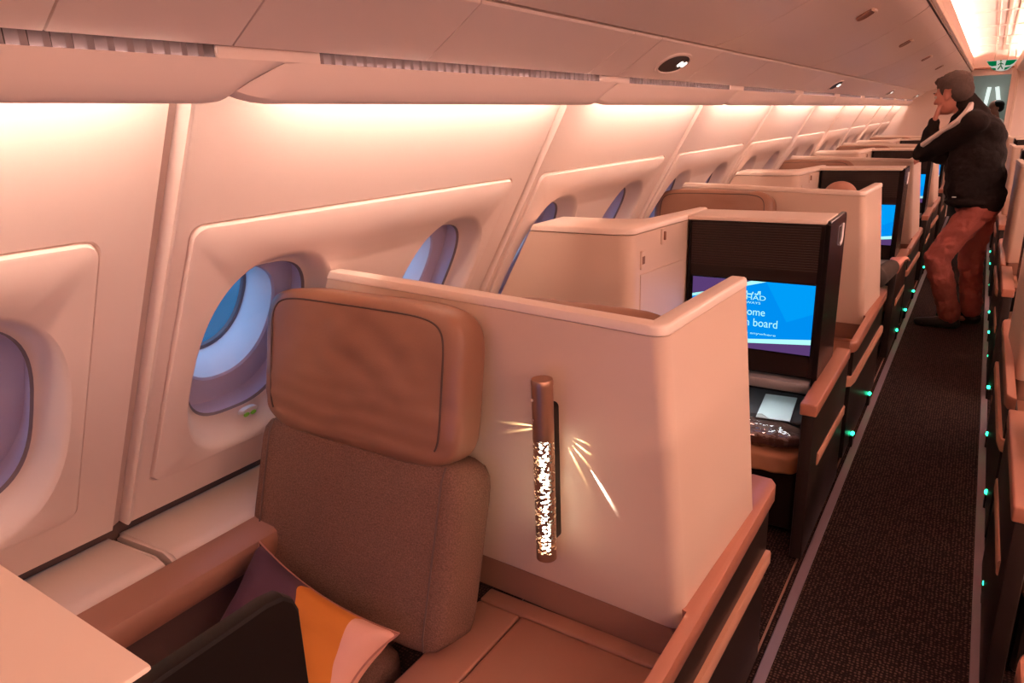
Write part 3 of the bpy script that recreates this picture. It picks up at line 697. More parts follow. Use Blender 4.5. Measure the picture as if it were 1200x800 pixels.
def tv_cabinet(left, XS):
    """black cabinet with screen; XS = aisle face"""
    s = empty('screen_cabinet', (-0.63, 2.6, 0.0))
    XL = -0.875
    bm = bm_(); box(bm, XL, XS-0.014, 2.506, 2.690, 0.605, 1.146, 0.003, 1); obj('body', bm, M['satin'], s)
    bm = bm_(); box(bm, XL-0.004, XS-0.012, 2.498, 2.700, 1.1465, 1.162, 0.004, 2); obj('top', bm, M['cap'], s)
    bm = bm_(); loft(bm, [[(x + 0, 2.65 + (y-2.65)*(1-e), z - e*0.3*(z > 1)) for y, z in ((2.497, 0.575), (2.497, 1.148), (2.501, 1.155), (2.508, 1.158), (2.785, 1.158), (2.800, 1.155), (2.808, 1.147), (2.812, 1.135), (2.806, 0.575))] for x, e in ((XS-0.018, 0.012), (XS-0.015, 0.002), (XS-0.011, 0), (XS-0.005, 0), (XS-0.0015, 0.003), (XS, 0.012))])
    sd = obj('side_panel', bm, M['black'], s, ang=0.3)
    # seat mark near the top of the aisle face: a thin bracket and a hook
    for pts, r in (([(2.655, 1.120), (2.655, 1.060)], .0022), ([(2.655, 1.120), (2.70, 1.120)], .0022), ([(2.655, 1.060), (2.685, 1.052)], .0022)):
        bm = bm_(); tube(bm, [(XS, y, z) for y, z in pts], r, 6); obj('seat_mark', bm, M['vent'], sd)
    bm = bm_(); tube(bm, [(XS, 2.745, 1.122), (XS, 2.745, 1.072), (XS, 2.735, 1.058), (XS, 2.712, 1.050)], 0.005, 6); obj('seat_mark', bm, M['white'], sd)
    bm = bm_(); box(bm, XL+0.012, XS-0.018, 2.501, 2.507, 0.975, 1.136); obj('grille_back', bm, M['satin'], s, smooth=False)
    bm = bm_()
    for i in range(17): box(bm, XL+0.016, XS-0.030, 2.4975, 2.503, 0.985+i*0.0087, 0.9893+i*0.0087)
    obj('grille_slats', bm, M['slat'], s, smooth=False, kind='stuff')
    bm = bm_(); box(bm, XL+0.004, XL+0.014, 2.496, 2.506, 0.61, 1.143, 0.002, 1); obj('frame', bm, M['black'], s); bm = bm_(); box(bm, XS-0.030, XS-0.0145, 2.496, 2.506, 0.61, 1.143, 0.002, 1); obj('frame', bm, M['black'], s)
    # screen: flat layout, blue field with two bright bands and plum corners
    x0, x1, z0, z1 = XL + 0.026, XS - 0.030, 0.690, 0.940
    pt = lambda u, w: ((x0 + u*(x1-x0)) if left else (x0 + (1-u)*(x1-x0)), w)
    W_ = lambda w: z0 + w*(z1-z0)
    bm = bm_(); box(bm, x0-0.006, x1+0.006, 2.498, 2.504, z0-0.006, z1+0.006, 0.002, 1); fr = obj('screen', bm, M['black'], s)
    def poly(pts, y, mt):
        bm = bm_(); vs = [bm.verts.new((pt(u, 0)[0], y, W_(w))) for u, w in pts]; bm.faces.new(vs); obj('display', bm, M[mt], fr, smooth=False)
    poly([(0, 0), (1, 0), (1, 1), (0, 1)], 2.4970, 'sblue')
    poly([(0.62, 1), (0.80, 0.45), (1, 0.6), (1, 1)], 2.4966, 'sblue2')
    poly([(0, 0), (1, 0), (1, .16), (0, -0.0)], 2.4964, 'spurple'); poly([(0, 0), (1, .16), (1, .235), (0, 0.045)], 2.4962, 'scyan')
    poly([(0, 1), (0.62, 1), (0, 0.74)], 2.4964, 'spurple'); poly([(0, 0.74), (0.62, 1), (0.50, 1), (0, 0.70)], 2.4962, 'scyan')
    T = M['scyan']; tx0 = x0 + 0.30*(x1-x0)
    text('ETIHAD', -0.695, 0.872, 0.0165, 2.4960, T, fr, right=-0.583); text('AIRWAYS', -0.680, 0.857, 0.0085, 2.4960, T, fr, right=-0.600)
    bm = bm_()                                         # the script over the name, as small strokes
    for a in ([(-.690, .897), (-.668, .893), (-.655, .899)], [(-.650, .903), (-.648, .892), (-.630, .892), (-.628, .900)], [(-.622, .894), (-.612, .892), (-.608, .904)], [(-.604, .892), (-.604, .905)]):
        tube(bm, [(x, 2.4965, z) for x, z in a], 0.0024, 5)
    obj('lettering', bm, T, fr)
    text('Welcome', -0.724, 0.815, 0.0270, 2.4960, T, fr, right=-0.582); text('on board', -0.670, 0.775, 0.0290, 2.4960, T, fr, right=-0.537)
    text('touch anywhere', -0.690, 0.742, 0.0110, 2.4960, T, fr, right=-0.540)
    # footwell under the screen
    bm = bm_(); box(bm, -0.80, -0.47, 2.546, 2.557, 0.546, 0.551); obj('footwell_fill', bm, M['foot'], s, smooth=False)  # fill light added under the sill to brighten the card
    bm = bm_(); box(bm, XL, XS-0.02, 2.478, 2.545, 0.552, 0.590, 0.006, 2); obj('sill', bm, M['silver'], s)
    bm = bm_(); box(bm, XL, XS-0.02, 2.93, 2.96, 0.02, 0.60); box(bm, XL+0.003, XL+0.015, 2.30, 2.92, 0.02, 0.60); box(bm, XL, XS-0.02, 2.55, 2.96, 0.592, 0.603); obj('footwell', bm, M['satin'], s)
    return s
def aisle_fascia():
    """low dark side of the footwell with its copper rail"""
    s = empty('footwell_side', (-0.36, 2.6, 0.0))
    bm = bm_(); box(bm, -0.392, -0.352, 2.275, 2.97, 0.02, 0.560, 0.006, 2); obj('panel', bm, M['fascia'], s)
    bm = bm_(); box(bm, -0.398, -0.344, 2.262, 2.93, 0.561, 0.603, 0.006, 3); obj('rail', bm, M['rail'], s)
    bm = bm_(); loft(bm, [[(-0.362, y, z), (-0.349, y, z), (-0.346, y, z+.006), (-0.346, y, z+.038), (-0.349, y, z+.044), (-0.362, y, z+.044)] for y, z in ((2.40, 0.330), (2.70, 0.318), (2.96, 0.305))]); obj('lower_trim', bm, M['lrail'], s)
    return s
def ottoman():
    s = empty('ottoman', (-0.62, 2.6, 0.0))
    def fn(q):
        if q.y < -0.1: q = q + Vector((0, 0.004*math.sin(q.x*90 + q.z*40), 0))
        return q
    bm = bm_(); puff(bm, (-0.628, 2.64, 0.310), (0.224, 0.27, 0.042), 8, None, 24, fn); obj('cushion', bm, M['otto'], s, ang=1.2)
    bm = bm_(); box(bm, -0.84, -0.42, 2.44, 2.91, 0.02, 0.266, 0.01, 1); obj('base', bm, M['fascia'], s)
    return s

def group_place(make, offs, labels, cat, group, skips=None):
    """first copy is the thing itself, then copies with their own labels"""
    p = make(); out = []
    for i, (o, lb) in enumerate(zip(offs, labels)):
        if i == 0:
            r = p; base = o
        else: r = copy_tree(p, o - base)
        out.append(tag(r, lb, cat, group))
    out[0].location.y += offs[0]
    for o in out[1:]: o.location.y += offs[0]
    return out
LO = [P0*i for i in range(5)]
def lab(f, rws): return [f % r for r in rws]
R5 = ['nearest', 'second', 'third', 'fourth', 'fifth']
LW = 'left window side'
shells = group_place(lambda: shell(True, 0.055), LO, [
    'peach partition shell carrying the lit bronze wall lamp, nearest on the window side', 'peach partition shell right behind the second large screen cabinet, window side',
    'peach partition shell the man in the black jacket leans his arm on', 'fourth peach partition shell from the camera, window side, beyond the leaning man',
    'fifth and farthest peach partition shell along the window side'], 'partition', 'partition shells on the window side')
cons = group_place(lambda: side_console(True), LO, [
    'tan leather console below the lit wall lamp, with copper armrest and trim'] + lab('dark console with copper armrest under the %s partition shell, window side', R5[1:]), 'console', 'consoles on the window side')
wseats = group_place(window_seat, LO, [
    'large brown window seat with leather headrest beside the lit wall lamp'] + lab('brown leather seat facing the camera against the %s partition shell', R5[1:]), 'seat', 'window seats facing the camera')
aseats = group_place(aisle_seat, LO, lab('aisle-side seat facing away, hidden behind the %s partition shell on the left', R5), 'seat', 'aisle seats facing away')
cabs = group_place(storage_cabinet, [P0*i for i in range(4)], [
    'peach storage cabinet with door and latch left of the bright welcome screen', 'second peach storage cabinet along the windows, left of the second screen',
    'third peach storage cabinet along the windows', 'fourth and farthest peach storage cabinet along the windows'], 'cabinet', 'storage cabinets by the windows')
TV0 = [P0*i for i in range(4)]
tvs = group_place(lambda: tv_cabinet(True, -0.392), TV0, [
    'black cabinet with grille and large blue welcome screen behind the nearest partition', 'second black screen cabinet on the left, blue screen half hidden by a peach partition',
    'third black screen cabinet on the left, beside the leaning man', 'fourth and farthest black screen cabinet on the left'], 'screen cabinet', 'screen cabinets on the window side')
group_place(aisle_fascia, TV0, lab('dark footwell side with copper rail below the %s left screen cabinet', R5[:4]), 'side panel', 'footwell sides on the left of the aisle')
group_place(ottoman, TV0, lab('tan leather ottoman in the footwell below the %s left screen cabinet', R5[:4]), 'ottoman', 'ottomans on the left of the aisle')
# nearest unit, cut off by the lower left of the frame
DY = -2.515
near = copy_tree(tvs[0], DY, None, ('lettering', 'display', 'seat_mark', 'grille_slats', 'screen', 'sill', 'grille_back', 'frame', 'footwell', 'footwell_fill')); near.location.z -= 0.0; near.location.x -= 0.022
tag(near, 'black cabinet end with rounded corner and beige top at the lower left', 'screen cabinet', 'screen cabinets on the window side')
nb = copy_tree(cabs[0], DY - 0.02); tag(nb, 'beige cabinet top cut off by the lower left of the photo', 'cabinet', 'storage cabinets by the windows')
for ch in near.children:
    if ch.name.startswith('side_panel'):
        ch.data = ch.data.copy(); ch.data.materials[0] = M['matblack']
# its own monitor faces the nearest window seat and tints it
bm = bm_(); box(bm, -0.86, -0.47, 0.205, 0.215, 0.74, 1.00, 0.004, 1); mo = obj('seat_monitor', bm, M['black'], near)
bm = bm_(); vs = [bm.verts.new(p) for p in ((-0.85, 0.2165, 0.75), (-0.48, 0.2165, 0.75), (-0.48, 0.2165, 0.99), (-0.85, 0.2165, 0.99))]; bm.faces.new(vs); obj('display', bm, M['mon'], mo, smooth=False)

# the same furniture mirrored on the far side of the aisle
OR = -0.42; MIRX = -0.235
RO = [OR + P0*i for i in range(5)]; RT = [OR + P0*i for i in range(4)]; RS = [OR - 0.12 + P0*i for i in range(5)]
group_place(lambda: shell(False, 0.0), RS, lab('%s peach partition shell on the right of the aisle', R5), 'partition', 'partition shells on the right')
MIRX = -0.18
group_place(lambda: side_console(False), RO, lab('%s dark console with copper armrest on the right of the aisle', R5), 'console', 'consoles on the right')
group_place(aisle_seat, RO, lab('%s brown seat beside the console on the right of the aisle', R5), 'seat', 'seats on the right')
group_place(lambda: tv_cabinet(False, -0.42), RT, lab('%s black screen cabinet on the right of the aisle', R5[:4]), 'screen cabinet', 'screen cabinets on the right')
group_place(aisle_fascia, RT, lab('dark footwell side with copper rail below the %s right screen cabinet', R5[:4]), 'side panel', 'footwell sides on the right of the aisle')
group_place(ottoman, RT, lab('tan leather ottoman in the footwell below the %s right screen cabinet', R5[:4]), 'ottoman', 'ottomans on the right of the aisle')
MIRX = None

# ------------------------------------------------------------------ wall lamp
LX, LY, LZ0, LZ1 = -0.660, 1.086, 0.632, 1.030
lamp = empty('wall_lamp', (LX, LY, LZ0), 'slim bronze tube lamp with lit pierced lower sleeve on the nearest partition', 'lamp')
bm = bm_(); tube(bm, [(LX, LY, 0.905), (LX, LY, 1.018)], 0.0215, 32); obj('body', bm, M['bronze'], lamp)
bm = bm_(); tube(bm, [(LX, LY, 1.0185), (LX, LY, 1.026), (LX, LY, 1.030)], [0.0222, 0.0222, 0.0205], 32); obj('cap', bm, M['bronze'], lamp)
bm = bm_(); tube(bm, [(LX, LY, 0.632), (LX, LY, 0.648)], 0.0215, 32); obj('end_ring', bm, M['bronze'], lamp)
bm = bm_(); NU, NV = 110, 190; R_ = 0.0215
grid = [[bm.verts.new((LX + R_*math.cos(2*math.pi*u/NU), LY + R_*math.sin(2*math.pi*u/NU), 0.648 + (0.905-0.648)*v/NV)) for u in range(NU)] for v in range(NV+1)]
for v in range(NV):
    for u in range(NU):
        a = 2*math.pi*(u+.5)/NU; z = 0.257*v/NV
        p = Vector((math.cos(a)*2.6, math.sin(a)*2.6, z*230))
        w = noise.noise(p + Vector((0, 0, 7))) + 0.30*math.sin(z*520 + 4.5*noise.noise(p*0.45))
        if abs(w) > 0.40 and v not in (0, NV-1): continue
        bm.faces.new((grid[v][u], grid[v][(u+1) % NU], grid[v+1][(u+1) % NU], grid[v+1][u]))
bmesh.ops.delete(bm, geom=[v for v in bm.verts if not v.link_faces], context='VERTS')
obj('pierced_sleeve', bm, M['bronze'], lamp)
bm = bm_(); tube(bm, [(LX, LY, 0.650), (LX, LY, 0.900)], 0.009, 20); obj('glowing_core', bm, M['core'], lamp)
bm = bm_(); loft(bm, [[(LX + x, y, z) for x, z in rrect(-0.016, 0.007, 0.655, 0.965, 0.010, 5)] for y in (1.100, 1.139)]); obj('back_plate', bm, M['satin'], lamp, ang=0.4)
for z in (0.99, 0.948):
    bm = bm_(); tube(bm, [(LX-0.012, LY-0.0175, z), (LX-0.0123, LY-0.0190, z)], 0.0035, 12); obj('button', bm, M['chrome'], lamp)
# light escaping between sleeve and plate rakes the partition
def spot(loc, tgt, watt, cone, col=(1, .86, .55), blend=0.6):
    ld = bpy.data.lights.new('lamp_ray', 'SPOT'); ld.energy = watt*150; ld.spot_size = math.radians(cone); ld.spot_blend = blend; ld.color = col; ld.shadow_soft_size = 0.001
    o = bpy.data.objects.new('lamp_ray', ld); COL.objects.link(o); d = Vector(tgt) - Vector(loc); 
    o.rotation_euler = d.to_track_quat('-Z', 'Y').to_euler(); o.location = Vector(loc) - lamp.location; o.parent = lamp
def front(x): return 1.142 - 0.0414*(x + 0.80)          # the partition face near the lamp
def ray(x, z, gap, ang, slope, watt, cone, col=(1, .80, .42)):
    a = math.radians(ang); o = Vector((x, front(x) - gap, z)); dx, dz = math.cos(a), math.sin(a)
    spot(o, o + Vector((dx, -0.0414*dx + slope, dz))*0.2, watt, cone, col, 0.9)
for ang, w_ in ((-10, 1.0), (-26, 1.8), (-42, 1.0), (-60, 0.6)): ray(LX + 0.011, 0.900, 0.0030, ang, 0.052, w_*0.38, 5.0)
ray(LX + 0.042, 0.884, 0.0048, -53, 0.042, 3.6, 4.6, (1, .94, .80))
for ang, w_ in ((187, 1.0), (200, 0.6)): ray(LX - 0.030, 0.902, 0.0035, ang, 0.075, w_*0.05, 6.5)

# ------------------------------------------------------------------ loose things
# scatter cushion leaning on the nearest window seat
pl = empty('scatter_cushion', (-1.06, 0.78, 0.44), 'plum, orange and pink patterned cushion leaning on the nearest brown seat', 'cushion')
bm = bm_(); uvl = bm.loops.layers.uv.new('uv'); Nn = 26
A, B_ = Vector((-1.290, 0.845, 0.600)), Vector((-0.822, 0.800, 0.575))          # upper corners
Cc, D_ = Vector((-1.27, 0.665, 0.445)), Vector((-0.862, 0.640, 0.442))
def pil(u, v, s):
    p = (A*(1-u) + B_*u)*v + (Cc*(1-u) + D_*u)*(1-v)
    ex_ = (B_-A).normalized(); ez_ = (A-Cc).normalized(); nn = ex_.cross(ez_).normalized()
    a, b_ = 2*u-1, 2*v-1
    th = 0.062*(max(0, 1-a**4)*max(0, 1-b_**4))**0.55
    pin = 0.030*(1-abs(b_)**2)*a*abs(a)**3; pinv = 0.022*(1-abs(a)**2)*b_*abs(b_)**3
    w = noise.noise(Vector((u*7, v*7, s)))*0.006*(1-a**8)*(1-b_**8)
    return p - ex_*pin - ez_*pinv + nn*(s*(th) + w)
for s in (1, -1):
    g = [[bm.verts.new(pil(i/Nn, j/Nn, s)) for i in range(Nn+1)] for j in range(Nn+1)]
    for j in range(Nn):
        for i in range(Nn):
            f = bm.faces.new((g[j][i], g[j][i+1], g[j+1][i+1], g[j+1][i]))
            for lp, (a, b_) in zip(f.loops, ((i, j), (i+1, j), (i+1, j+1), (i, j+1))): lp[uvl].uv = (a/Nn, b_/Nn)
bmesh.ops.remove_doubles(bm, verts=bm.verts[:], dist=0.0004)
obj('cover', bm, M['print'], pl, ang=1.4)
bm = bm_(); ed = [pil(t/30, 1, 0) for t in range(31)] + [pil(1, 1-t/30, 0) for t in range(1, 31)] + [pil(1-t/30, 0, 0) for t in range(1, 31)] + [pil(0, t/30, 0) for t in range(1, 30)]
tube(bm, ed, 0.0025, 6, True); obj('edge_seam', bm, M['rail'], pl)

# items on the ottoman below the bright screen
bl = obj('folded_blanket', puff(bm_(), (-0.625, 2.700, 0.384), (0.200, 0.150, 0.029), 6, None, 10, lambda q: q + Vector((0, 0, 0.004*noise.noise(q*14)))), M['grey'], None, ang=1.2)
tag(selfshift(bl), 'charcoal folded blanket on the ottoman under the bright welcome screen', 'blanket')
cdm = bm_(); box(cdm, -0.060, 0.060, -0.125, 0.125, 0, 0.004, 0.001, 1)
cardo = obj('menu_card', cdm, M['card'], None, smooth=False); cardo.location = (-0.545, 2.640, 0.4185); cardo.rotation_euler = (0, 0, math.radians(6))
tag(cardo, 'plain white card lying on the charcoal blanket under the bright screen', 'card')
bag = empty('wrapped_bedding', (-0.60, 2.47, 0.352), 'brown bedding in a shiny clear plastic bag on the ottoman edge', 'bag')
bm = bm_(); puff(bm, (-0.600, 2.468, 0.388), (0.195, 0.072, 0.030), 3.2, None, 12, lambda q: q + Vector((0, 0, 0.012*noise.noise(Vector((q.x*14, q.y*18, 1)))))); obj('bedding', bm, M['bagbrown'], bag, ang=1.2)
bm = bm_()
def crk(q):
    w = abs(noise.noise(Vector((q.x*22, q.y*26, q.z*10))))*0.024 + abs(noise.noise(Vector((q.x*60, q.y*50, 3))))*0.012
    return q*1.0 + q.normalized()*w
puff(bm, (-0.598, 2.466, 0.389), (0.203, 0.078, 0.034), 3.0, None, 30, crk)
for v in bm.verts: v.co.z = max(v.co.z, 0.3535)
obj('plastic_film', bm, M['film'], bag, smooth=False)

# green floor-path lights on both sides of the aisle
gi = 0
FLY = [(-1, 3.35), (-1, 3.92), (-1, 5.25), (-1, 5.85), (-1, 6.52), (-1, 7.6), (1, 2.36), (1, 3.02), (1, 3.63), (1, 4.30), (1, 4.89), (1, 5.45), (1, 6.02), (1, 7.0), (1, 8.0), (1, 8.7)]
fp = None
for sd, y in FLY:
    x = -0.354 if sd < 0 else 0.184
    if fp is None or True:
        r = empty('floor_light', (x, y, 0.0))
        bm = bm_(); box(bm, x-0.011, x+0.011, y-0.022, y+0.022, 0.0, 0.060, 0.003, 1); obj('housing', bm, M['satin'], r)
        bm = bm_(); puff(bm, (x - sd*0.006, y, 0.066), (0.008, 0.013, 0.008), 2.5, None, 3); obj('lens', bm, M['led'], r)
    side = 'left' if sd < 0 else 'right'
    nth = [f for f in FLY if f[0] == sd].index((sd, y))
    tag(r, 'small green floor light on the %s edge of the aisle, %s from the camera' % (side, ordn[nth]), 'floor light', 'green floor lights on the %s' % side)

# ------------------------------------------------------------------ people: capsules fused into one skin per figure or garment
def cap_(bm, p, q, r1, r2=None, n=2):
    r2 = r1 if r2 is None else r2
    s = bmesh.new()
    for c, r in ((p, r1), (q, r2)):
        bmesh.ops.create_icosphere(s, subdivisions=n, radius=r, matrix=Matrix.Translation(Vector(c)))
    h = bmesh.ops.convex_hull(s, input=s.verts[:])
    bmesh.ops.delete(s, geom=[v for v in s.verts if not v.link_faces], context='VERTS')
    inn = [g for g in h['geom_interior'] if isinstance(g, bmesh.types.BMVert) and g.is_valid]
    if inn: bmesh.ops.delete(s, geom=inn, context='VERTS')
    me = bpy.data.meshes.new('tmp'); s.to_mesh(me); s.free(); bm.from_mesh(me); bpy.data.meshes.remove(me)
def ell(bm, c, r, rot=(0, 0, 0), n=3):
    s = bmesh.new(); bmesh.ops.create_icosphere(s, subdivisions=n, radius=1.0)
    R_ = Euler(rot).to_matrix()
    for v in s.verts: v.co = R_ @ Vector((v.co.x*r[0], v.co.y*r[1], v.co.z*r[2])) + Vector(c)
    me = bpy.data.meshes.new('tmp'); s.to_mesh(me); s.free(); bm.from_mesh(me); bpy.data.meshes.remove(me)
def fuse(name, bm, mt, parent, vox=0.012, smooth=4, cut=None, fn=None):
    me = bpy.data.meshes.new('raw'); bm.to_mesh(me); bm.free()
    o = bpy.data.objects.new('raw', me); COL.objects.link(o)
    m_ = o.modifiers.new('r', 'REMESH'); m_.mode = 'VOXEL'; m_.voxel_size = vox
    m2 = o.modifiers.new('s', 'SMOOTH'); m2.iterations = smooth; m2.factor = 0.5
    bpy.context.view_layer.update()
    ev = bpy.data.meshes.new_from_object(o.evaluated_get(bpy.context.evaluated_depsgraph_get()))
    bpy.data.objects.remove(o); bpy.data.meshes.remove(me)
    b2 = bm_(); b2.from_mesh(ev); bpy.data.meshes.remove(ev)
    if fn:
        b2.normal_update()
        for v in b2.verts: v.co += fn(v.co.copy(), v.normal.copy())
    return obj(name, b2, mt, parent, ang=1.5)
def limb(bm, pts, rs):
    for (a, b_), (r1, r2) in zip(zip(pts, pts[1:]), zip(rs, rs[1:])): cap_(bm, a, b_, r1, r2)
def head(bm, c, fwd, up, s=1.0):
    """skull, jaw, brow, nose, lips, ears around centre c, facing fwd"""
    f = Vector(fwd).normalized(); u = Vector(up); u = (u - f*u.dot(f)).normalized(); r = f.cross(u)
    P = lambda a, b_, z: Vector(c) + (f*a + r*b_ + u*z)*s
    M3 = Matrix((f, r, u)).transposed()
    def E_(a, b_, z, rx, ry, rz, n=3):
        q = bmesh.new(); bmesh.ops.create_icosphere(q, subdivisions=n, radius=1.0)
        for v in q.verts: v.co = M3 @ Vector((v.co.x*rx*s, v.co.y*ry*s, v.co.z*rz*s)) + P(a, b_, z)
        me = bpy.data.meshes.new('tmp'); q.to_mesh(me); q.free(); bm.from_mesh(me); bpy.data.meshes.remove(me)
    E_(-0.012, 0, 0.030, 0.095, 0.074, 0.085); E_(0.022, 0, -0.020, 0.070, 0.062, 0.085)
    E_(0.040, 0, -0.075, 0.045, 0.045, 0.036); E_(0.072, 0, -0.088, 0.018, 0.022, 0.017)
    E_(0.080, 0, 0.022, 0.014, 0.050, 0.011)                       # brow
    cap_(bm, P(0.086, 0, 0.012), P(0.112, 0, -0.024), 0.007*s, 0.013*s)   # nose
    for k in (-1, 1):
        E_(0.098, k*0.012, -0.028, 0.009, 0.008, 0.007, 2); E_(0.055, k*0.040, -0.022, 0.028, 0.020, 0.022, 2)
        E_(-0.010, k*0.070, -0.010, 0.016, 0.010, 0.027, 2); E_(-0.004, k*0.067, -0.026, 0.009, 0.009, 0.012, 2)
    E_(0.086, 0, -0.050, 0.012, 0.024, 0.006, 2); E_(0.084, 0, -0.062, 0.012, 0.021, 0.007, 2)
    return P, M3
def face_bits(P, s, parent):
    for k in (-1, 1):
        bm = bm_(); ell(bm, P(0.076, k*0.031, 0.004), (0.011*s, 0.011*s, 0.009*s), n=2); e = obj('eye', bm, M['white'], parent)
        bm = bm_(); ell(bm, P(0.085, k*0.032, 0.004), (0.0045*s,)*3, n=2); obj('iris', bm, M['satin'], e)
        bm = bm_(); cap_(bm, P(0.090, k*0.016, 0.026), P(0.080, k*0.050, 0.028), 0.005*s, 0.003*s); obj('eyebrow', bm, M['hair'], parent)
def hand(bm, wrist, d, palm, side, curl=0.5, s=1.0):
    """palm and five fingers; d = along the hand, palm = palm normal, side = +1/-1 where the thumb leaves"""
    d = Vector(d).normalized(); pn = Vector(palm); pn = (pn - d*pn.dot(d)).normalized(); t = d.cross(pn)*side
    w = Vector(wrist)
    for k in (-1, 0, 1): cap_(bm, w + t*0.012*k*s, w + d*0.085*s + t*0.024*k*s, 0.017*s, 0.013*s)
    for i, (o_, L) in enumerate(((0.032, 0.070), (0.011, 0.080), (-0.010, 0.074), (-0.030, 0.058))):
        b_ = w + d*0.088*s + t*o_*s; a = curl*0.9; p = b_; dd = d.copy()
        for q, f_ in enumerate((0.45, 0.32, 0.23)):
            dd = (dd*math.cos(a) + pn*math.sin(a)).normalized()
            if q == 1 or q == 2: pass
            e = p + dd*L*f_*s; cap_(bm, p, e, (0.0095 - 0.001*q)*s, (0.0088 - 0.001*q)*s, 1); p = e
            pn_ = pn
    p = w + d*0.022*s + t*0.026*s; e = p + (d*0.55 + t*0.75 + pn*0.25).normalized()*0.042*s; cap_(bm, p, e, 0.014*s, 0.011*s, 1)
    e2 = e + (d*0.85 + t*0.25 + pn*0.40).normalized()*0.034*s; cap_(bm, e, e2, 0.011*s, 0.009*s, 1)

# --- man in the aisle, leaning his forearms on the third shell, hand at his mouth
man = empty('person', (-0.03, 5.78, 0.0), 'man in black jacket and rust red trousers leaning on a partition in the aisle', 'person')
HC = Vector((-0.235, 5.775, 1.588)); HS = 1.13; FW = Vector((-0.80, 0.56, -0.22)); UPV = Vector((-0.10, 0, 1))
SHL, SHR = Vector((-0.085, 5.610, 1.405)), Vector((-0.095, 5.950, 1.405))
ELL, ELR = Vector((-0.365, 5.800, 1.200)), Vector((-0.235, 6.040, 1.160))
WRL, WRR = Vector((-0.318, 5.745, 1.415)), Vector((-0.335, 5.880, 1.185))
HIL, HIR = Vector((0.005, 5.700, 0.865)), Vector((0.035, 5.870, 0.865))
KNL, KNR = Vector((-0.190, 5.665, 0.500)), Vector((0.010, 5.900, 0.490))
ANL, ANR = Vector((-0.065, 5.690, 0.085)), Vector((0.060, 5.905, 0.085))
def trunk(bm, g):
    ell(bm, (0.012, 5.785, 0.90), (0.125+g, 0.165+g, 0.12+g)); ell(bm, (0.000, 5.785, 1.04), (0.120+g, 0.158+g, 0.16+g), (0, -0.15, 0))
    ell(bm, (-0.030, 5.783, 1.22), (0.122+g, 0.172+g, 0.19+g), (0, -0.35, 0)); ell(bm, (-0.075, 5.780, 1.36), (0.090+g, 0.165+g, 0.10+g), (0, -0.45, 0))
    cap_(bm, SHL, SHR, 0.058+g, 0.058+g)
bm = bm_(); trunk(bm, -0.012)
cap_(bm, (-0.125, 5.780, 1.44), (-0.215, 5.777, 1.55), 0.058, 0.052)
limb(bm, [SHL, ELL, WRL], [0.046, 0.038, 0.027]); limb(bm, [SHR, ELR, WRR], [0.046, 0.038, 0.027])
limb(bm, [HIL, KNL, ANL], [0.080, 0.052, 0.036]); limb(bm, [HIR, KNR, ANR], [0.080, 0.052, 0.036])
for a, tt in ((ANL, (-0.94, 0.05)), (ANR, (-0.94, 0.05))):
    cap_(bm, a + Vector((0.02, 0, -0.045)), a + Vector((tt[0]*0.17, tt[1]*0.17, -0.058)), 0.034, 0.022)
PH, _ = head(bm, HC, FW, UPV, HS)
hand(bm, WRL + Vector((0, 0, 0.010)), (0.14, 0.13, 0.75), (0.85, 0.10, 0), 1, 0.75, 0.95)
hand(bm, WRR, (-0.5, -0.6, 0.05), (0.4, -0.3, -0.6), -1, 0.8, 0.95)
body = fuse('body', bm, M['skin'], man, 0.0062, 3)
face_bits(PH, HS, body)
# hair: a cap that follows the skull, leaving face and ears free
bm = bm_()
def hairpt(a, b_, z, rx, ry, rz): 
    f = FW.normalized(); u = (UPV - f*UPV.dot(f)).normalized(); r = f.cross(u); M3 = Matrix((f, r, u)).transposed()
    q = bmesh.new(); bmesh.ops.create_icosphere(q, subdivisions=3, radius=1.0)
    for v in q.verts: v.co = M3 @ Vector((v.co.x*rx*HS, v.co.y*ry*HS, v.co.z*rz*HS)) + PH(a, b_, z)
    me = bpy.data.meshes.new('tmp'); q.to_mesh(me); q.free(); bm.from_mesh(me); bpy.data.meshes.remove(me)
hairpt(-0.020, 0, 0.055, 0.098, 0.080, 0.072); hairpt(-0.058, 0, 0.005, 0.060, 0.070, 0.068); hairpt(0.048, 0, 0.088, 0.038, 0.055, 0.028)
for k in (-1, 1): hairpt(0.012, k*0.066, 0.030, 0.014, 0.012, 0.030)
fuse('hair', bm, M['hair'], man, 0.006, 2, fn=lambda c, nn: nn*0.004*noise.noise(c*70))
# jacket
bm = bm_(); trunk(bm, 0.022)
ell(bm, (0.005, 5.785, 0.935), (0.158, 0.185, 0.09)); ell(bm, (0.030, 5.785, 1.16), (0.085, 0.165, 0.22), (0, -0.20, 0)); ell(bm, (-0.185, 5.735, 1.33), (0.075, 0.10, 0.10)); ell(bm, (-0.155, 5.74, 1.42), (0.07, 0.09, 0.06))
ell(bm, (-0.075, 5.77, 1.10), (0.150, 0.165, 0.20), (0, -0.10, 0)); ell(bm, (-0.045, 5.785, 0.97), (0.172, 0.200, 0.13)); ell(bm, (-0.036, 5.785, 0.888), (0.172, 0.212, 0.052)); ell(bm, (0.010, 5.785, 1.33), (0.085, 0.17, 0.13), (0, -0.5, 0))
limb(bm, [SHL, ELL], [0.084, 0.064]); limb(bm, [SHR, ELR], [0.078, 0.058])
limb(bm, [ELL, ELL.lerp(WRL, 0.97)], [0.060, 0.042]); limb(bm, [ELR, ELR.lerp(WRR, 0.9)], [0.056, 0.040])
cap_(bm, (-0.090, 5.780, 1.440), (-0.158, 5.779, 1.535), 0.088, 0.074)
jk = fuse('jacket', bm, M['jacket'], man, 0.010, 5, fn=lambda c, nn: nn*(0.012*noise.noise(Vector((c.x*9, c.y*9, c.z*14))) + 0.005*noise.noise(c*24)))
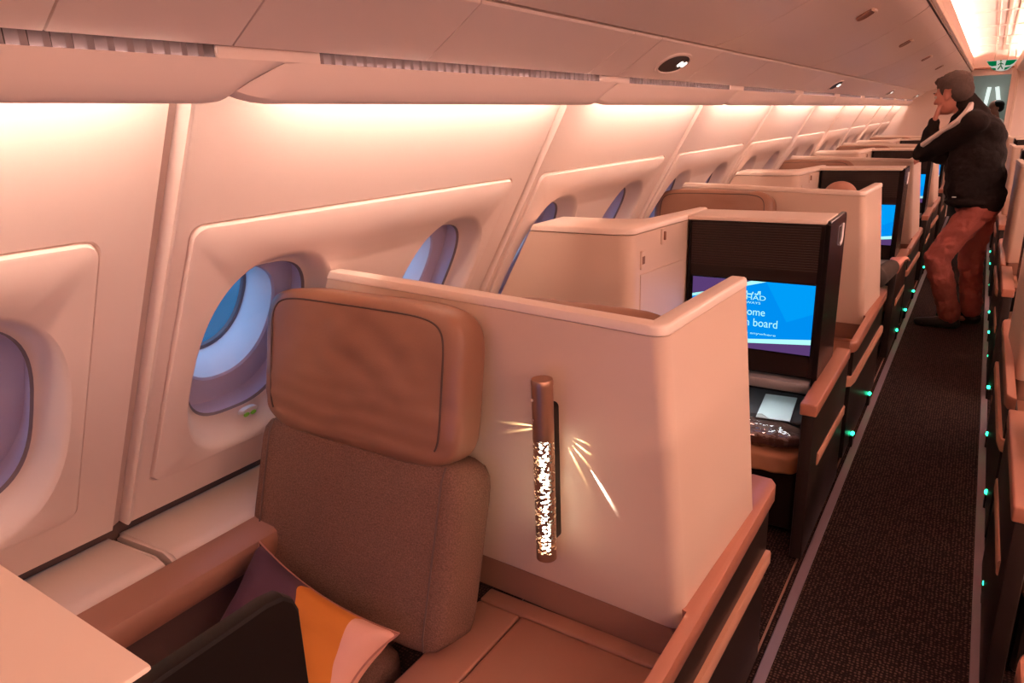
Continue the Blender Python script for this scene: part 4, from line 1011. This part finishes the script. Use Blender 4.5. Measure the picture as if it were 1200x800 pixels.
# pale stripe from collar over the shoulder and along the near sleeve
def on_sleeve(a, b_, t, r, side): 
    p = a.lerp(b_, t); d = (b_-a).normalized(); s = Vector(side); s = (s - d*s.dot(d)).normalized(); return p + s*r
st = [Vector((-0.120, 5.715, 1.520)), Vector((-0.130, 5.668, 1.492)), Vector((-0.145, 5.610, 1.462))]
for t in (0.12, 0.3, 0.5, 0.7, 0.85): st.append(on_sleeve(SHL, ELL, t, 0.088 - 0.019*t, (-0.35, -0.72, 0.62)))
bm = bm_(); Rg = []
for i, p in enumerate(st):
    d = (st[min(i+1, len(st)-1)] - st[max(i-1, 0)]).normalized(); nn = Vector((-0.35, -0.72, 0.60)); nn = (nn - d*nn.dot(d)).normalized(); w = d.cross(nn)
    Rg.append([p + w*a + nn*b_ for a, b_ in ((-0.014, -0.03), (-0.014, 0.009), (-0.009, 0.013), (0.009, 0.013), (0.014, 0.009), (0.014, -0.03))])
loft(bm, Rg); obj('sleeve_stripe', bm, M['stripe'], jk)
bm = bm_(); box(bm, -0.150, -0.125, 5.592, 5.600, 0.925, 0.932, 0.002, 1); obj('chest_mark', bm, M['white'], jk)
# trousers
bm = bm_(); ell(bm, (0.010, 5.785, 0.850), (0.135, 0.172, 0.115))
limb(bm, [HIL + Vector((0, 0, -.02)), KNL, ANL + Vector((0, 0, 0.02))], [0.100, 0.082, 0.070]); limb(bm, [HIR + Vector((0, 0, -.02)), KNR, ANR + Vector((0, 0, 0.02))], [0.100, 0.082, 0.070])
for a in (ANL, ANR): ell(bm, a + Vector((0, 0, 0.0)), (0.070, 0.062, 0.030))
fuse('trousers', bm, M['trouser'], man, 0.010, 5, fn=lambda c, nn: nn*(0.010*noise.noise(Vector((c.x*12, c.y*12, c.z*22))) + 0.004*noise.noise(c*45)))
for a, ty in ((ANL, 0.02), (ANR, 0.06)):
    bm = bm_(); cap_(bm, a + Vector((0.035, 0, -0.045)), a + Vector((-0.06, ty*.4, -0.045)), 0.042, 0.044); cap_(bm, a + Vector((-0.06, ty*.4, -0.050)), a + Vector((-0.19, ty, -0.058)), 0.043, 0.027); cap_(bm, a + Vector((0, 0, -0.03)), a + Vector((-0.01, 0, 0.0)), 0.043, 0.040)
    b2 = fuse('shoe', bm, M['shoe'], man, 0.008, 2)
    for v in b2.data.vertices: v.co.z = max(v.co.z, 0.001)

# --- seated passenger behind the second shell: head top and an elbow over the armrest show
YP = P0
pas = empty('person', (-0.62, 1.75+YP, 0.32), 'seated passenger with elbow over the copper armrest behind the second left partition', 'person')
hc = Vector((-0.575, 1.400+YP, 1.055))
sL, sR = Vector((-0.80, 1.45+YP, 0.84)), Vector((-0.515, 1.49+YP, 0.825))
eL, eR = Vector((-0.83, 1.58+YP, 0.60)), Vector((-0.400, 1.690+YP, 0.640))
wL, wR = Vector((-0.72, 1.80+YP, 0.58)), Vector((-0.352, 1.930+YP, 0.668))
bm = bm_()
PP, _ = head(bm, hc, (0.1, 0.95, -0.15), (0, 0.1, 1)); cap_(bm, (-0.60, 1.405+YP, 0.86), (-0.58, 1.395+YP, 0.98), 0.056, 0.05)
ell(bm, (-0.62, 1.45+YP, 0.72), (0.16, 0.10, 0.20)); ell(bm, (-0.62, 1.48+YP, 0.53), (0.15, 0.11, 0.10)); cap_(bm, sL, sR, 0.055, 0.055)
limb(bm, [sL, eL, wL], [0.045, 0.037, 0.027]); limb(bm, [sR, eR, wR], [0.045, 0.037, 0.027])
for k in (-1, 1): limb(bm, [(-0.62 + k*0.085, 1.50+YP, 0.53), (-0.62 + k*0.09, 1.92+YP, 0.50), (-0.62+k*0.09, 2.02+YP, 0.10), (-0.62+k*0.09, 2.14+YP, 0.045)], [0.082, 0.055, 0.038, 0.03])
hand(bm, wR, (0.15, 0.80, 0.22), (0.2, 0, -1), 1, 0.45, 1.15); hand(bm, wL, (0.3, 0.8, -0.1), (0, 0, -1), 1, 0.3)
pb = fuse('body', bm, M['skin'], pas, 0.0068, 3); face_bits(PP, 1.0, pb)
bm = bm_(); ell(bm, hc + Vector((0, -0.025, 0.050)), (0.079, 0.098, 0.072)); ell(bm, hc + Vector((0, -0.060, 0.0)), (0.07, 0.060, 0.06)); fuse('hair', bm, M['redhair'], pas, 0.007, 2)
bm = bm_(); ell(bm, (-0.62, 1.45+YP, 0.72), (0.178, 0.118, 0.21)); ell(bm, (-0.62, 1.48+YP, 0.55), (0.165, 0.125, 0.10)); cap_(bm, sL, sR, 0.07, 0.07)
limb(bm, [sL, eL, eL.lerp(wL, .85)], [0.064, 0.054, 0.040]); limb(bm, [sR, eR, eR.lerp(wR, .90)], [0.060, 0.055, 0.046])
fuse('jumper', bm, M['sleeve'], pas, 0.010, 4)
bm = bm_(); ell(bm, (-0.62, 1.49+YP, 0.53), (0.165, 0.13, 0.09))
for k in (-1, 1): limb(bm, [(-0.62 + k*0.085, 1.52+YP, 0.53), (-0.62 + k*0.09, 1.92+YP, 0.50), (-0.62+k*0.09, 2.02+YP, 0.12)], [0.095, 0.070, 0.055])
fuse('trousers', bm, M['fascia'], pas, 0.012, 3)

# --- crew member far away in the galley
YC = 13.35
crew = empty('person', (0.06, YC, 0.0), 'distant person with dark hair in a white shirt in the galley past the aisle', 'person')
bm = bm_(); hc = Vector((0.035, YC, 1.47)); PC, _ = head(bm, hc, (-0.9, -0.3, -0.25), (0, 0, 1)); cap_(bm, (0.07, YC, 1.30), (0.05, YC, 1.40), 0.05, 0.045)
ell(bm, (0.09, YC, 1.15), (0.11, 0.15, 0.17)); ell(bm, (0.09, YC, 0.92), (0.11, 0.15, 0.14)); cap_(bm, (0.085, YC-.16, 1.27), (0.085, YC+.16, 1.27), .05, .05)
for k in (-1, 1):
    limb(bm, [(0.085, YC+k*.17, 1.27), (0.11, YC+k*.21, 1.02), (-0.08, YC+k*.14, 0.98)], [.043, .036, .026]); hand(bm, (-0.08, YC+k*.14, 0.98), (-1, 0, 0), (0, 0, -1), k, 0.4)
    limb(bm, [(0.09, YC+k*.08, .88), (0.09, YC+k*.09, .48), (0.10, YC+k*.09, .08), (-0.04, YC+k*.1, .035)], [.08, .052, .036, .028])
cb = fuse('body', bm, M['skin'], crew, 0.008, 3); face_bits(PC, 1.0, cb)
bm = bm_(); ell(bm, hc + Vector((0.02, 0.005, 0.045)), (0.096, 0.082, 0.074)); ell(bm, hc + Vector((0.06, 0.01, 0.0)), (0.055, 0.07, 0.06)); fuse('hair', bm, M['satin'], crew, 0.008, 2)
bm = bm_(); ell(bm, (0.09, YC, 1.15), (0.125, 0.165, 0.18)); ell(bm, (0.09, YC, 0.94), (0.12, 0.16, 0.13)); cap_(bm, (0.085, YC-.16, 1.27), (0.085, YC+.16, 1.27), .062, .062)
for k in (-1, 1): limb(bm, [(0.085, YC+k*.17, 1.27), (0.11, YC+k*.21, 1.02), (0.0, YC+k*.17, 1.0)], [.058, .05, .042])
fuse('shirt', bm, M['white'], crew, 0.012, 3)
bm = bm_(); ell(bm, (0.09, YC, 0.88), (0.12, 0.16, 0.11))
for k in (-1, 1): limb(bm, [(0.09, YC+k*.08, .88), (0.09, YC+k*.09, .48), (0.10, YC+k*.09, .10)], [.092, .065, .055])
fuse('trousers', bm, M['fascia'], crew, 0.012, 3)
for k in (-1, 1):
    bm = bm_(); cap_(bm, (0.12, YC+k*.09, 0.042), (-0.06, YC+k*.1, 0.034), 0.042, 0.032); obj('shoe', bm, M['shoe'], crew)
